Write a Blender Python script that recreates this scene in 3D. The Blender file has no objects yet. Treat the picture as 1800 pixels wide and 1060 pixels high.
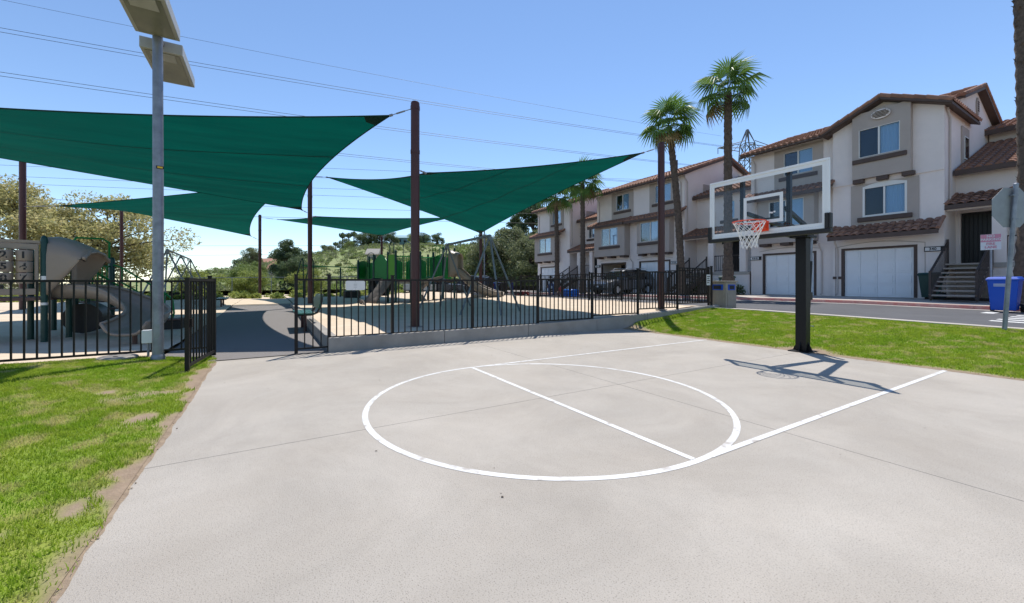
import bpy, math, random
import numpy as np
from mathutils import Matrix, Vector
R = math.radians
sc = bpy.context.scene
C = sc.collection
random.seed(7); rng = np.random.default_rng(7)

# ---------------------------------------------------------------- camera, sky, sun, exposure
# World axes follow the basketball court: +y runs along the lane towards the hoop, +x along the free-throw line.
CA, SA = math.cos(R(59)), math.sin(R(59))
def S(X, Y, z=0.0):                    # survey metres (east/north of the tripod) -> world
    rx, ry = X - .345, Y - 4.32
    return Vector((CA*rx - SA*ry, SA*rx + CA*ry, z))
cam = bpy.data.cameras.new('camera'); camo = bpy.data.objects.new('camera', cam); C.objects.link(camo)
camo.location = S(0, 0, 1.22); camo.rotation_euler = (R(90), 0, R(59))
cam.sensor_width = 36; cam.lens = 36*711/1800; cam.shift_y = -32/1800
cam.clip_start = .05; cam.clip_end = 9000
sc.camera = camo
SUN_EL, SUN_AZ = 66, 11
sd = Vector((CA*math.sin(R(SUN_AZ)) - SA*math.cos(R(SUN_AZ)), SA*math.sin(R(SUN_AZ)) + CA*math.cos(R(SUN_AZ)), 0))
sun_dir = Vector((sd.x*math.cos(R(SUN_EL)), sd.y*math.cos(R(SUN_EL)), math.sin(R(SUN_EL))))
w = bpy.data.worlds.new('World'); sc.world = w; w.use_nodes = True
wn = w.node_tree.nodes; wl = w.node_tree.links
sky = wn.new('ShaderNodeTexSky'); sky.sky_type = 'NISHITA'; sky.sun_disc = False
sky.sun_elevation = R(SUN_EL); sky.sun_rotation = math.atan2(sd.x, sd.y)
sky.altitude = 100; sky.air_density = .85; sky.dust_density = .0; sky.ozone_density = 1.8
hsv = wn.new('ShaderNodeHueSaturation'); hsv.inputs['Saturation'].default_value = 1.04; wl.new(sky.outputs[0], hsv.inputs['Color'])
wl.new(hsv.outputs[0], wn['Background'].inputs[0]); wn['Background'].inputs[1].default_value = .123
sl = bpy.data.lights.new('sun', 'SUN'); sl.energy = 3.4; sl.angle = R(.53); sl.color = (1, .955, .89)
slo = bpy.data.objects.new('sun', sl); C.objects.link(slo)
slo.rotation_euler = sun_dir.to_track_quat('Z', 'Y').to_euler()
sc.view_settings.view_transform = 'Standard'; sc.view_settings.look = 'None'
sc.view_settings.exposure = .68; sc.view_settings.gamma = 1
sc.render.engine = 'CYCLES'; sc.cycles.max_bounces = 8; sc.cycles.transparent_max_bounces = 16
sc.cycles.use_denoising = True

# ---------------------------------------------------------------- materials
def mat(name, col, rough=.7, col2=None, scale=4., amt=1., bump=0., bscale=None, metal=0., spec=.4, detail=6., space='pos',
        rand=0., trans=0., hi=None, stretch=None, coat=0., big=None):
    m = bpy.data.materials.new(name); m.use_nodes = True
    n = m.node_tree.nodes; l = m.node_tree.links; b = n['Principled BSDF']
    b.inputs['Roughness'].default_value = rough; b.inputs['Metallic'].default_value = metal
    b.inputs['Specular IOR Level'].default_value = spec; b.inputs['Coat Weight'].default_value = coat
    c4 = (*col, 1)
    b.inputs['Base Color'].default_value = c4
    if space == 'pos': src = n.new('ShaderNodeNewGeometry').outputs['Position']
    else: src = n.new('ShaderNodeTexCoord').outputs['Object']
    if stretch:
        mp = n.new('ShaderNodeMapping'); mp.inputs['Scale'].default_value = stretch; l.new(src, mp.inputs[0]); src = mp.outputs[0]
    out = None
    if col2:
        t = n.new('ShaderNodeTexNoise'); t.inputs['Scale'].default_value = scale; t.inputs['Detail'].default_value = detail
        t.inputs['Roughness'].default_value = .62; l.new(src, t.inputs['Vector'])
        rp = n.new('ShaderNodeMapRange'); rp.inputs[1].default_value = .5-.22/amt; rp.inputs[2].default_value = .5+.22/amt
        l.new(t.outputs[0], rp.inputs[0])
        mx = n.new('ShaderNodeMix'); mx.data_type = 'RGBA'; mx.inputs[6].default_value = c4; mx.inputs[7].default_value = (*col2, 1)
        l.new(rp.outputs[0], mx.inputs[0]); out = mx.outputs[2]
    if hi:                                              # a finer second speckle: (colour, scale, threshold)
        t = n.new('ShaderNodeTexNoise'); t.inputs['Scale'].default_value = hi[1]; t.inputs['Detail'].default_value = 3; l.new(src, t.inputs['Vector'])
        rp = n.new('ShaderNodeMapRange'); rp.inputs[1].default_value = hi[2]; rp.inputs[2].default_value = hi[2]+.12; l.new(t.outputs[0], rp.inputs[0])
        mx = n.new('ShaderNodeMix'); mx.data_type = 'RGBA'; mx.inputs[7].default_value = (*hi[0], 1)
        if out: l.new(out, mx.inputs[6])
        else: mx.inputs[6].default_value = c4
        l.new(rp.outputs[0], mx.inputs[0]); out = mx.outputs[2]
    if big:                                             # broad stains, and painted sun glow on the sails: (scale, low, high)
        t = n.new('ShaderNodeTexNoise'); t.inputs['Scale'].default_value = big[0]; t.inputs['Detail'].default_value = 8; t.inputs['Roughness'].default_value = .7; t.inputs['Distortion'].default_value = .8; l.new(src, t.inputs['Vector'])
        rp = n.new('ShaderNodeMapRange'); rp.inputs[1].default_value = .3; rp.inputs[2].default_value = .7; rp.inputs[3].default_value = big[1]; rp.inputs[4].default_value = big[2]; l.new(t.outputs[0], rp.inputs[0])
        hv = n.new('ShaderNodeHueSaturation'); l.new(rp.outputs[0], hv.inputs['Value'])
        if out: l.new(out, hv.inputs['Color'])
        else: hv.inputs['Color'].default_value = c4
        out = hv.outputs[0]
    if rand:
        oi = n.new('ShaderNodeObjectInfo'); hs = n.new('ShaderNodeHueSaturation')
        rp = n.new('ShaderNodeMapRange'); rp.inputs[3].default_value = 1-rand; rp.inputs[4].default_value = 1+rand
        l.new(oi.outputs['Random'], rp.inputs[0]); l.new(rp.outputs[0], hs.inputs['Value'])
        if out: l.new(out, hs.inputs['Color'])
        else: hs.inputs['Color'].default_value = c4
        out = hs.outputs[0]
    if out: l.new(out, b.inputs['Base Color'])
    if bump:
        t = n.new('ShaderNodeTexNoise'); t.inputs['Scale'].default_value = bscale or scale*4; t.inputs['Detail'].default_value = 5; l.new(src, t.inputs['Vector'])
        bp = n.new('ShaderNodeBump'); bp.inputs['Strength'].default_value = bump; bp.inputs['Distance'].default_value = .02
        l.new(t.outputs[0], bp.inputs['Height']); l.new(bp.outputs[0], b.inputs['Normal'])
    if trans:
        tr = n.new('ShaderNodeBsdfTranslucent'); ms = n.new('ShaderNodeMixShader'); ms.inputs[0].default_value = trans
        if out: l.new(out, tr.inputs[0])
        else: tr.inputs[0].default_value = c4
        l.new(b.outputs[0], ms.inputs[1]); l.new(tr.outputs[0], ms.inputs[2]); l.new(ms.outputs[0], n['Material Output'].inputs[0])
    return m
def glass_mat(name, tint=(.8, .88, .92), refl=.12):
    m = bpy.data.materials.new(name); m.use_nodes = True
    n = m.node_tree.nodes; l = m.node_tree.links; n.remove(n['Principled BSDF'])
    t = n.new('ShaderNodeBsdfTransparent'); t.inputs[0].default_value = (*tint, 1)
    g = n.new('ShaderNodeBsdfGlossy'); g.inputs['Roughness'].default_value = .03
    f = n.new('ShaderNodeLayerWeight'); f.inputs[0].default_value = refl
    ms = n.new('ShaderNodeMixShader'); l.new(f.outputs['Facing'], ms.inputs[0]); l.new(t.outputs[0], ms.inputs[1]); l.new(g.outputs[0], ms.inputs[2])
    l.new(ms.outputs[0], n['Material Output'].inputs[0]); return m
M = {}
M['concrete'] = mat('concrete', (.445, .408, .358), .88, (.375, .332, .28), .9, .7, .4, 240, hi=((.26, .232, .20), 150, .55), big=(.6, .84, 1.10), rand=.02)
M['curb'] = mat('curb_concrete', (.34, .315, .285), .9, (.24, .22, .195), 2.2, 1, .25, 40)
M['paint'] = mat('court_paint', (.72, .72, .70), .6, (.60, .59, .57), 5, .8, .05, 60, hi=((.44, .40, .36), 9, .555), big=(1.1, .85, 1.05))
M['joint'] = mat('joint_filler', (.20, .18, .16), .95)
M['asphalt'] = mat('asphalt', (.105, .105, .11), .9, (.075, .075, .08), 1.2, 1, .2, 120)
M['path'] = mat('rubber_path', (.25, .228, .215), .95, (.15, .138, .132), 60, .8, .5, 150)
M['sand'] = mat('play_sand', (.66, .54, .41), .95, (.55, .44, .325), 1.6, 1, .7, 7)
M['redcurb'] = mat('red_curb', (.52, .13, .12), .75, (.50, .36, .32), 5, 1)
M['sidewalk'] = mat('sidewalk', (.46, .42, .38), .9, (.38, .34, .30), 1.5, 1, .1, 50)
M['roadpaint'] = mat('road_paint', (.75, .75, .73), .7, (.45, .45, .44), 12, .8)
M['black'] = mat('black_steel', (.008, .008, .009), .42, spec=.25)
M['fence'] = mat('fence_steel', (.010, .0095, .010), .5, (.020, .016, .014), 9, .8, spec=.22)
M['brownpost'] = mat('brown_post', (.055, .017, .016), .4, (.07, .022, .02), 3, 1)
M['galv'] = mat('galvanised', (.30, .32, .36), .5, (.18, .19, .22), 5, 1.2, metal=.65)
M['galv2'] = mat('swing_steel', (.20, .23, .235), .5, (.15, .17, .175), 5, 1, metal=.4)
M['cable'] = mat('cable', (.03, .03, .035), .6)
M['alu'] = mat('lamp_housing', (.42, .41, .38), .55, (.34, .33, .30), 6, 1, metal=.3)
M['lens'] = mat('lamp_lens', (.12, .12, .09), .25, (.20, .19, .14), 3, 1)
M['sail'] = mat('sail_mesh', (.0006, .092, .066), .85, (.0005, .050, .040), 1.6, .8, .15, 300, trans=.42, stretch=(1, .16, 1), spec=.08, big=(.25, .85, 1.15))  # streaked, broad tones put fold shading and sun glow into the fabric colour
M['sail2'] = mat('sail_hem', (.003, .042, .033), .9, trans=.3)
M['rim'] = mat('rim_orange', (.75, .07, .02), .4)
M['net'] = mat('net_cord', (.78, .77, .74), .8)
M['frame_w'] = mat('board_frame', (.78, .79, .78), .4)
M['glass'] = glass_mat('board_glass', (.93, .96, .975), .08)
M['winglass'] = glass_mat('window_glass', (.74, .84, .92), .30)
M['stucco'] = mat('stucco', (.85, .76, .715), .92, (.79, .70, .655), .9, .8, .3, 45, big=(.35, .93, 1.04))
M['stucco2'] = mat('stucco_taupe', (.47, .405, .36), .92, (.42, .355, .315), .9, .8, .3, 45, big=(.35, .92, 1.05))
M['trim'] = mat('brown_trim', (.105, .072, .060), .7, (.08, .054, .045), 4, 1)
M['tile'] = mat('clay_tile', (.37, .19, .12), .85, (.22, .12, .088), 3.5, 1.1, .15, 30, rand=.25)
M['door_w'] = mat('garage_white', (.82, .83, .85), .5, (.78, .79, .81), 2, .8)
M['winframe'] = mat('window_vinyl', (.74, .73, .70), .45)
M['curtain'] = mat('curtain', (.74, .79, .83), .9)
M['dark'] = mat('shade_black', (.02, .021, .024), .6)  # near-black colour stands in for the shade inside rooms and openings
M['doorblack'] = mat('security_door', (.012, .012, .013), .45)
M['downspout'] = mat('downspout', (.53, .46, .42), .6)
M['wood'] = mat('stair_wood', (.15, .105, .085), .8, (.10, .07, .055), 3, 1)
M['tread'] = mat('stair_tread', (.36, .31, .27), .85)
M['rail'] = mat('brown_rail', (.055, .040, .035), .6)
M['dgreen'] = mat('play_post_green', (.006, .045, .035), .38, space='obj')
M['green'] = mat('play_green', (.02, .32, .08), .4, trans=.35)
M['lime'] = mat('play_lime', (.14, .40, .05), .45, trans=.35)
M['tan'] = mat('play_tan', (.30, .24, .185), .42, (.26, .205, .155), 2, .8, spec=.5)
M['rock'] = mat('climber_grey', (.20, .17, .15), .9, (.12, .10, .09), 5, 1, .6, 8)
M['deck'] = mat('play_deck', (.13, .075, .06), .7)
M['blackplastic'] = mat('black_plastic', (.015, .014, .014), .5)
M['chrome'] = mat('sticker_silver', (.65, .66, .68), .35, metal=.4)
M['binblue'] = mat('bin_blue', (.008, .085, .50), .45)
M['bingreen'] = mat('bin_green', (.012, .05, .042), .5)
M['bingrey'] = mat('bin_lettering', (.6, .63, .68), .6)
M['bintan'] = mat('bin_tan', (.36, .315, .255), .8, (.30, .26, .21), 8, 1, .15, 60)
M['signw'] = mat('sign_white', (.72, .71, .70), .5, (.64, .63, .62), 8, 1)
M['signpink'] = mat('sign_faded_red', (.62, .25, .31), .5)
M['signback'] = mat('sign_back', (.31, .33, .35), .55, (.25, .26, .28), 5, 1, metal=.3)
M['ink'] = mat('ink', (.02, .02, .022), .6)
M['yellow'] = mat('sticker_yellow', (.75, .45, .03), .5)
M['bark'] = mat('palm_bark', (.16, .115, .085), .95, (.075, .055, .042), 9, 1.2, .8, 18)
M['bark2'] = mat('bark', (.11, .085, .065), .95, (.07, .05, .04), 6, 1, .6, 15)
M['frond'] = mat('palm_frond', (.15, .25, .045), .5, (.09, .18, .035), 1.5, 1, trans=.42)
M['frond_dry'] = mat('palm_frond_dry', (.30, .22, .10), .8, (.20, .14, .06), 2, 1, trans=.2)
M['leaf_olive'] = mat('leaf_olive', (.38, .40, .14), .55, (.56, .47, .26), 1.4, .8, trans=.52)
M['leaf_dark'] = mat('leaf_dark', (.095, .14, .07), .6, (.15, .19, .085), .5, .8, trans=.42)
M['leaf_mid'] = mat('leaf_mid', (.16, .24, .06), .6, (.25, .28, .09), .35, .8, trans=.42)
M['leaf_grey'] = mat('leaf_grey', (.22, .235, .12), .6, (.15, .175, .085), .4, .8, trans=.4)
M['leaf_yellow'] = mat('leaf_yellow', (.34, .36, .09), .6, (.22, .29, .07), .4, .8, trans=.42)
M['hill'] = mat('hill_ground', (.17, .23, .065), .95, (.27, .26, .12), .06, .9, .5, 1)
M['ground'] = mat('ground', (.17, .16, .10), .95, (.23, .20, .13), .03, 1)
M['lattice'] = mat('tower_steel', (.16, .17, .18), .6)
M['silver'] = mat('car_silver', (.30, .32, .36), .3, metal=.5, coat=.6)
M['carblack'] = mat('car_dark', (.018, .018, .022), .25, coat=.8)
M['cargrey'] = mat('car_grey', (.17, .175, .19), .28, metal=.3, coat=.8)
M['carglass'] = mat('car_glass', (.012, .016, .02), .06, spec=.8)
M['tyre'] = mat('tyre', (.015, .015, .015), .85)
M['lampglass'] = mat('headlight', (.7, .72, .75), .15)
M['skin'] = mat('skin', (.36, .21, .15), .6)
M['cloth_b'] = mat('blue_shirt', (.02, .05, .25), .9)
M['cloth_d'] = mat('dark_top', (.03, .025, .03), .9)
M['cloth_j'] = mat('jeans', (.07, .11, .24), .9)
M['cloth_r'] = mat('red_top', (.5, .10, .08), .9)
M['hair'] = mat('hair', (.02, .014, .01), .7)
M['poolblue'] = mat('pool_blue', (.01, .17, .62), .35)
M['tarp'] = mat('tarp_blue', (.01, .08, .42), .6)
M['white'] = mat('white_plastic', (.75, .75, .74), .5)
M['red'] = mat('red_plastic', (.5, .03, .03), .5)
M['dirt'] = mat('dirt', (.34, .26, .18), .95, (.20, .145, .10), 9, 1.1, .8, 50)
M['hwall'] = mat('far_wall', (.42, .38, .33), .9); M['hteal'] = mat('far_teal', (.20, .34, .36), .6)
M['mulch'] = mat('mulch', (.05, .035, .028), .95, (.03, .02, .018), 20, 1, .6, 40)

# ---------------------------------------------------------------- builders
FR = {}                                     # frame (matrix) that an object's parts live in
def tag(o, label=None, cat=None, group=None, kind=None):
    for k, v in (('label', label), ('category', cat), ('group', group), ('kind', kind)):
        if v: o[k] = v
    return o
def thing(name, loc, label, cat, group=None, rz=0):
    o = bpy.data.objects.new(name, None); C.objects.link(o); o.empty_display_size = .2
    o.location = loc; o.rotation_euler = (0, 0, rz)
    FR[o] = Matrix.Translation(Vector(loc)) @ Matrix.Rotation(rz, 4, 'Z')
    return tag(o, label, cat, group)
def struct(name, parent=None):
    o = bpy.data.objects.new(name, None); C.objects.link(o); FR[o] = Matrix.Identity(4); o['kind'] = 'structure'; return o
def link(me, name, parent=None, m=None, loc=None, rot=None, scale=None):
    o = bpy.data.objects.new(name, me); C.objects.link(o)
    if m is not None and not me.materials: me.materials.append(M[m] if isinstance(m, str) else m)
    if parent is not None: o.parent = parent; FR[o] = FR[parent]
    else: FR[o] = Matrix.Identity(4)
    if loc is not None: o.location = loc
    if rot is not None: o.rotation_euler = rot
    if scale is not None: o.scale = scale
    return o
def winst(me, name, parent, loc, rz=0, **k):      # shared mesh placed at a world point under an unrotated root
    p = FR[parent].inverted() @ Vector(loc)
    return link(me, name, parent, None, p, (0, 0, rz), **k)
class MB:
    def __init__(s): s.v = []; s.f = []; s.mi = []; s.cur = 0
    def add(s, vs, fs):
        b = len(s.v); s.v += [tuple(p) for p in vs]; s.f += [tuple(b+i for i in f) for f in fs]; s.mi += [s.cur]*len(fs); return s
    def hexa(s, p): return s.add(p, [(0,3,2,1),(4,5,6,7),(0,1,5,4),(1,2,6,5),(2,3,7,6),(3,0,4,7)])
    def box(s, x0, x1, y0, y1, z0, z1):
        return s.hexa([(x0,y0,z0),(x1,y0,z0),(x1,y1,z0),(x0,y1,z0),(x0,y0,z1),(x1,y0,z1),(x1,y1,z1),(x0,y1,z1)])
    def beam(s, p, q, a, b, up=(0, 0, 1)):           # a: width sideways, b: thickness along up
        p, q = Vector(p), Vector(q); d = (q-p).normalized(); u = Vector(up)
        if abs(d.dot(u)) > .98: u = Vector((1, 0, 0))
        sd_ = d.cross(u).normalized()*a/2; uu = sd_.cross(d).normalized()*b/2
        return s.hexa([p-sd_-uu, p+sd_-uu, q+sd_-uu, q-sd_-uu, p-sd_+uu, p+sd_+uu, q+sd_+uu, q-sd_+uu])
    def tube(s, pts, r, n=8, caps=True, closed=False):
        P = [Vector(p) for p in pts]; N = len(P); rs = r if isinstance(r, (list, tuple)) else [r]*N; rings = []; ref = None
        for i in range(N):
            if closed: d = P[(i+1) % N]-P[i-1]
            else: d = P[min(i+1, N-1)]-P[max(i-1, 0)]
            d.normalize()
            if ref is None:
                ref = Vector((0, 0, 1)) if abs(d.z) < .9 else Vector((1, 0, 0))
            x = d.cross(ref).normalized(); y = x.cross(d).normalized(); ref = y
            rings.append([P[i]+(x*math.cos(2*math.pi*k/n)+y*math.sin(2*math.pi*k/n))*rs[i] for k in range(n)])
        vs = [q for rg in rings for q in rg]; fs = []
        for i in range(N if closed else N-1):
            j = (i+1) % N
            for k in range(n): fs.append((i*n+k, i*n+(k+1) % n, j*n+(k+1) % n, j*n+k))
        if caps and not closed: fs += [tuple(range(n-1, -1, -1)), tuple((N-1)*n+k for k in range(n))]
        return s.add(vs, fs)
    def rev(s, prof, n=16, c=(0, 0, 0)):             # profile [(r, z)] around vertical axis
        vs = []; fs = []
        for r, z in prof: vs += [(c[0]+r*math.cos(2*math.pi*k/n), c[1]+r*math.sin(2*math.pi*k/n), c[2]+z) for k in range(n)]
        for i in range(len(prof)-1):
            for k in range(n): fs.append((i*n+k, i*n+(k+1) % n, (i+1)*n+(k+1) % n, (i+1)*n+k))
        fs += [tuple(range(n-1, -1, -1)), tuple((len(prof)-1)*n+k for k in range(n))]
        return s.add(vs, fs)
    def prism(s, poly, d):                           # poly: 3-D points, extruded by vector d
        n = len(poly); d = Vector(d); vs = [Vector(p) for p in poly]+[Vector(p)+d for p in poly]
        return s.add(vs, [tuple(range(n-1, -1, -1)), tuple(range(n, 2*n))]+[(i, (i+1) % n, n+(i+1) % n, n+i) for i in range(n)])
    def grid(s, P):                                  # P[i][j] points
        a, b = len(P), len(P[0]); vs = [q for r in P for q in r]
        return s.add(vs, [(i*b+j, (i+1)*b+j, (i+1)*b+j+1, i*b+j+1) for i in range(a-1) for j in range(b-1)])
    def mesh(s, name, mats, smooth=False, inv=None):
        me = bpy.data.meshes.new(name)
        vs = s.v if inv is None else [inv @ Vector(p) for p in s.v]
        me.from_pydata(vs, [], s.f)
        for m in (mats if isinstance(mats, (list, tuple)) else [mats]): me.materials.append(M[m])
        if any(s.mi): me.polygons.foreach_set('material_index', s.mi)
        if smooth is True: me.polygons.foreach_set('use_smooth', [True]*len(s.f))
        elif smooth: me.polygons.foreach_set('use_smooth', [True]*len(s.f)); me.set_sharp_from_angle(angle=R(smooth))
        me.update(); return me
    def build(s, name, mats, parent=None, smooth=False, world=True, bevel=0, kind=None, label=None):
        inv = FR[parent].inverted() if (parent is not None and world) else None
        o = link(s.mesh(name, mats, smooth, inv), name, parent)
        if bevel:
            b = o.modifiers.new('bevel', 'BEVEL'); b.width = bevel; b.segments = 2; b.limit_method = 'ANGLE'; b.angle_limit = R(40)
        return tag(o, label=label, kind=kind)
def fast_mesh(name, verts, faces, m, smooth=False):   # numpy (n,3), (k,3|4)
    me = bpy.data.meshes.new(name); nv, nf, k = len(verts), len(faces), faces.shape[1]
    me.vertices.add(nv); me.vertices.foreach_set('co', verts.astype(np.float32).ravel())
    me.loops.add(nf*k); me.loops.foreach_set('vertex_index', faces.astype(np.int32).ravel())
    me.polygons.add(nf); me.polygons.foreach_set('loop_start', np.arange(0, nf*k, k, dtype=np.int32))
    if smooth: me.polygons.foreach_set('use_smooth', np.ones(nf, dtype=bool))
    me.materials.append(M[m]); me.update(calc_edges=True); return me
def text_mesh(txt, size, m, bold=0.0):
    cu = bpy.data.curves.new('lettering', 'FONT'); cu.body = txt; cu.size = size; cu.align_x = 'CENTER'; cu.align_y = 'CENTER'
    cu.offset = bold; cu.resolution_u = 3; cu.extrude = .0015
    o = bpy.data.objects.new('lettering', cu); C.objects.link(o)
    dg = bpy.context.evaluated_depsgraph_get(); me = bpy.data.meshes.new_from_object(o.evaluated_get(dg))
    bpy.data.objects.remove(o); me.materials.clear(); me.materials.append(M[m]); return me
def vnoise(x, y, f, seed=0):                       # smooth value noise, numpy
    x = x*f+seed*17.3; y = y*f-seed*9.1; xi = np.floor(x); yi = np.floor(y); fx = x-xi; fy = y-yi
    h = lambda a, b: np.modf(np.abs(np.sin(a*127.1+b*311.7+seed)*43758.5453))[0]
    fx = fx*fx*(3-2*fx); fy = fy*fy*(3-2*fy)
    return (h(xi, yi)*(1-fx)+h(xi+1, yi)*fx)*(1-fy)+(h(xi, yi+1)*(1-fx)+h(xi+1, yi+1)*fx)*fy
def sstep(a, b, x): t = np.clip((x-a)/(b-a), 0, 1); return t*t*(3-2*t)
def lerp(a, b, t): return a+(b-a)*t

# ---------------------------------------------------------------- terrain heights
def road_z(x): return float(np.interp(x, [-60, -30, -12, -4, 2, 8, 20], [.25, .28, .40, .46, .36, .25, .15]))
def sand_z(x, y): return .21+.29*sstep(3.5, 9.7, np.asarray(y, float))
XF = -4.30                                       # court side of the sand curb
# far ground, hill and horizon (survey frame grid)
def hill_z(X, Y):
    d = np.hypot(X, Y)
    z = -1.4*sstep(36, 60, Y)
    z = z+15*np.exp(-(((X+62)/34)**2+((Y-190)/55)**2)/2)+28*np.exp(-(((X-62)/56)**2+((Y-152)/48)**2)/2)
    z = z+7*np.exp(-(((X+20)/40)**2+((Y-230)/40)**2)/2)
    return z+.8*(vnoise(X, Y, .05, 3)-.5)*sstep(50, 90, Y)
gx = np.linspace(-260, 230, 110); gy = np.linspace(46, 330, 80)
P = [[S(a, b, float(hill_z(np.array(a), np.array(b)))) for b in gy] for a in gx]
MB().grid(P).build('hillside', 'hill', None, smooth=True, kind='structure')
MB().add([(-4000, -4000, -1.6), (4000, -4000, -1.6), (4000, 4000, -1.6), (-4000, 4000, -1.6)], [(0, 1, 2, 3)]).build('ground', 'ground', None, kind='structure')

# ---------------------------------------------------------------- court slabs, joints, painted lines
court = struct('basketball_court')
MB().box(-4.34, 13, -3.3, 5.62, -.5, -.012).build('joint_bed', 'joint', court)
JX = [-4.30, 0.0, 4.6, 9.2, 13.0]; JY = [-3.25, 1.10, 5.60]
g = .0028
for i in range(4):
    for j in range(2):
        MB().box(JX[i]+g, JX[i+1]-g, JY[j]+g, JY[j+1]-g, -.12, 0).build('slab', 'concrete', court)
def strip(pts, wd, z, close=False):                 # flat ribbon along a polyline
    m = MB(); L = []; n = len(pts)
    for i in range(n):
        a = Vector(pts[i-1] if (i or close) else pts[i]); b = Vector(pts[(i+1) % n] if (i < n-1 or close) else pts[i])
        d = (b-a).normalized(); nn = Vector((-d.y, d.x))*wd/2; p = Vector(pts[i])
        L.append([(p.x+nn.x, p.y+nn.y, z), (p.x-nn.x, p.y-nn.y, z)])
    if close: L.append(L[0])
    return m.grid(L)
LR = 1.80
strip([(LR*math.cos(k*math.pi/48), LR*math.sin(k*math.pi/48)) for k in range(96)], .052, .0020, True).build('free_throw_circle', 'paint', court)
strip([(-LR+.03, 0), (LR-.03, 0)], .052, .0026).build('free_throw_line', 'paint', court)
for sx in (-1, 1): strip([(sx*LR, .14), (sx*LR, 5.58)], .052, .0032).build('lane_line', 'paint', court)

# ---------------------------------------------------------------- lawns
def lawn_left_z(x, y): return .012+.10*sstep(-3.3, -4.6, y)*sstep(1.5, -4.5, x)+.015*(vnoise(x, y, 1.3, 5)-.5)*sstep(-3.25, -3.7, y)
def bare_left(x, y):
    e = -3.25-y
    b = sstep(.10, .01, e+.24*(vnoise(x, y, 1.7, 2)-.5)+.16*(vnoise(x, y, 7, 6)-.5))
    b = np.maximum(b, .9*sstep(.66, .80, vnoise(x, y, 1.1, 8)*.6+vnoise(x, y, 4.5, 4)*.4)*sstep(1.6, .1, e))
    for cx, cy, rr in ((-1.25, -3.52, .24), (-3.9, -3.7, .13), (-2.4, -4.0, .10), (.5, -3.42, .12)):
        d = np.hypot((x-cx), (y-cy)*1.3)+.16*(vnoise(x, y, 6, 3)-.5); b = np.maximum(b, sstep(rr, rr*.45, d))
    return np.clip(b, 0, 1)
def lawn_right_z(x, y):
    edge = np.interp(x, [-4.3, -3.6, 0, 8], [.16, .05, .0, .0])
    top = np.interp(x, [-4.3, 2, 8], [.44, .35, .25])
    return .004+edge*sstep(5.6, 6.3, y)+(top-edge-.02)*sstep(5.5, 9.8, y)+.02*(vnoise(x, y, 1.2, 6)-.5)*sstep(5.6, 6.1, y)*sstep(9.6, 9.1, y)
def bare_right(x, y):
    e = y-5.62-.25*sstep(-2.8, -4.2, x)
    b = sstep(.22, .02, e+.12*(vnoise(x, y, 2.5, 9)-.5))*.95
    d = np.hypot((x-.0)/1.5, y-5.72)+.1*(vnoise(x, y, 5, 1)-.5); b = np.maximum(b, sstep(.48, .22, d))
    return np.clip(b, 0, 1)
M['lawn_base'] = mat('lawn_base', (.14, .24, .015), .95, (.26, .27, .05), 2.0, 1, .5, 60)
nt = M['lawn_base'].node_tree; bb = nt.nodes['Principled BSDF']
src = bb.inputs['Base Color'].links[0].from_socket
at = nt.nodes.new('ShaderNodeAttribute'); at.attribute_name = 'bare'
dn = nt.nodes.new('ShaderNodeTexNoise'); dn.inputs['Scale'].default_value = 14; dn.inputs['Detail'].default_value = 6
ge = nt.nodes.new('ShaderNodeNewGeometry'); nt.links.new(ge.outputs['Position'], dn.inputs['Vector'])
dm = nt.nodes.new('ShaderNodeMix'); dm.data_type = 'RGBA'; dm.inputs[6].default_value = (.35, .26, .18, 1); dm.inputs[7].default_value = (.19, .135, .09, 1)
nt.links.new(dn.outputs[0], dm.inputs[0])
mx = nt.nodes.new('ShaderNodeMix'); mx.data_type = 'RGBA'; nt.links.new(at.outputs['Fac'], mx.inputs[0]); nt.links.new(src, mx.inputs[6]); nt.links.new(dm.outputs[2], mx.inputs[7])
nt.links.new(mx.outputs[2], bb.inputs['Base Color'])
M['blade'] = mat('grass_blade', (.165, .335, .010), .6, (.37, .42, .05), 1.3, .8, trans=.45, hi=((.52, .47, .19), 4, .53), spec=.12, big=(9, .75, 1.2))
def lawn(name, x0, x1, y0, y1, res, zf, bf):
    nx, ny = int((x1-x0)/res)+1, int((y1-y0)/res)+1
    X, Y = np.meshgrid(np.linspace(x0, x1, nx), np.linspace(y0, y1, ny), indexing='ij')
    Z = zf(X, Y)-.0*X; V = np.stack([X, Y, Z], -1).reshape(-1, 3)
    I = (np.arange(nx-1)[:, None]*ny+np.arange(ny-1)[None, :]).ravel()
    F = np.stack([I, I+ny, I+ny+1, I+1], 1)
    me = fast_mesh(name, V, F, 'lawn_base', True)
    a = me.attributes.new('bare', 'FLOAT', 'POINT'); a.data.foreach_set('value', bf(X, Y).ravel().astype(np.float32))
    o = link(me, name); o['kind'] = 'structure'; return o
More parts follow.
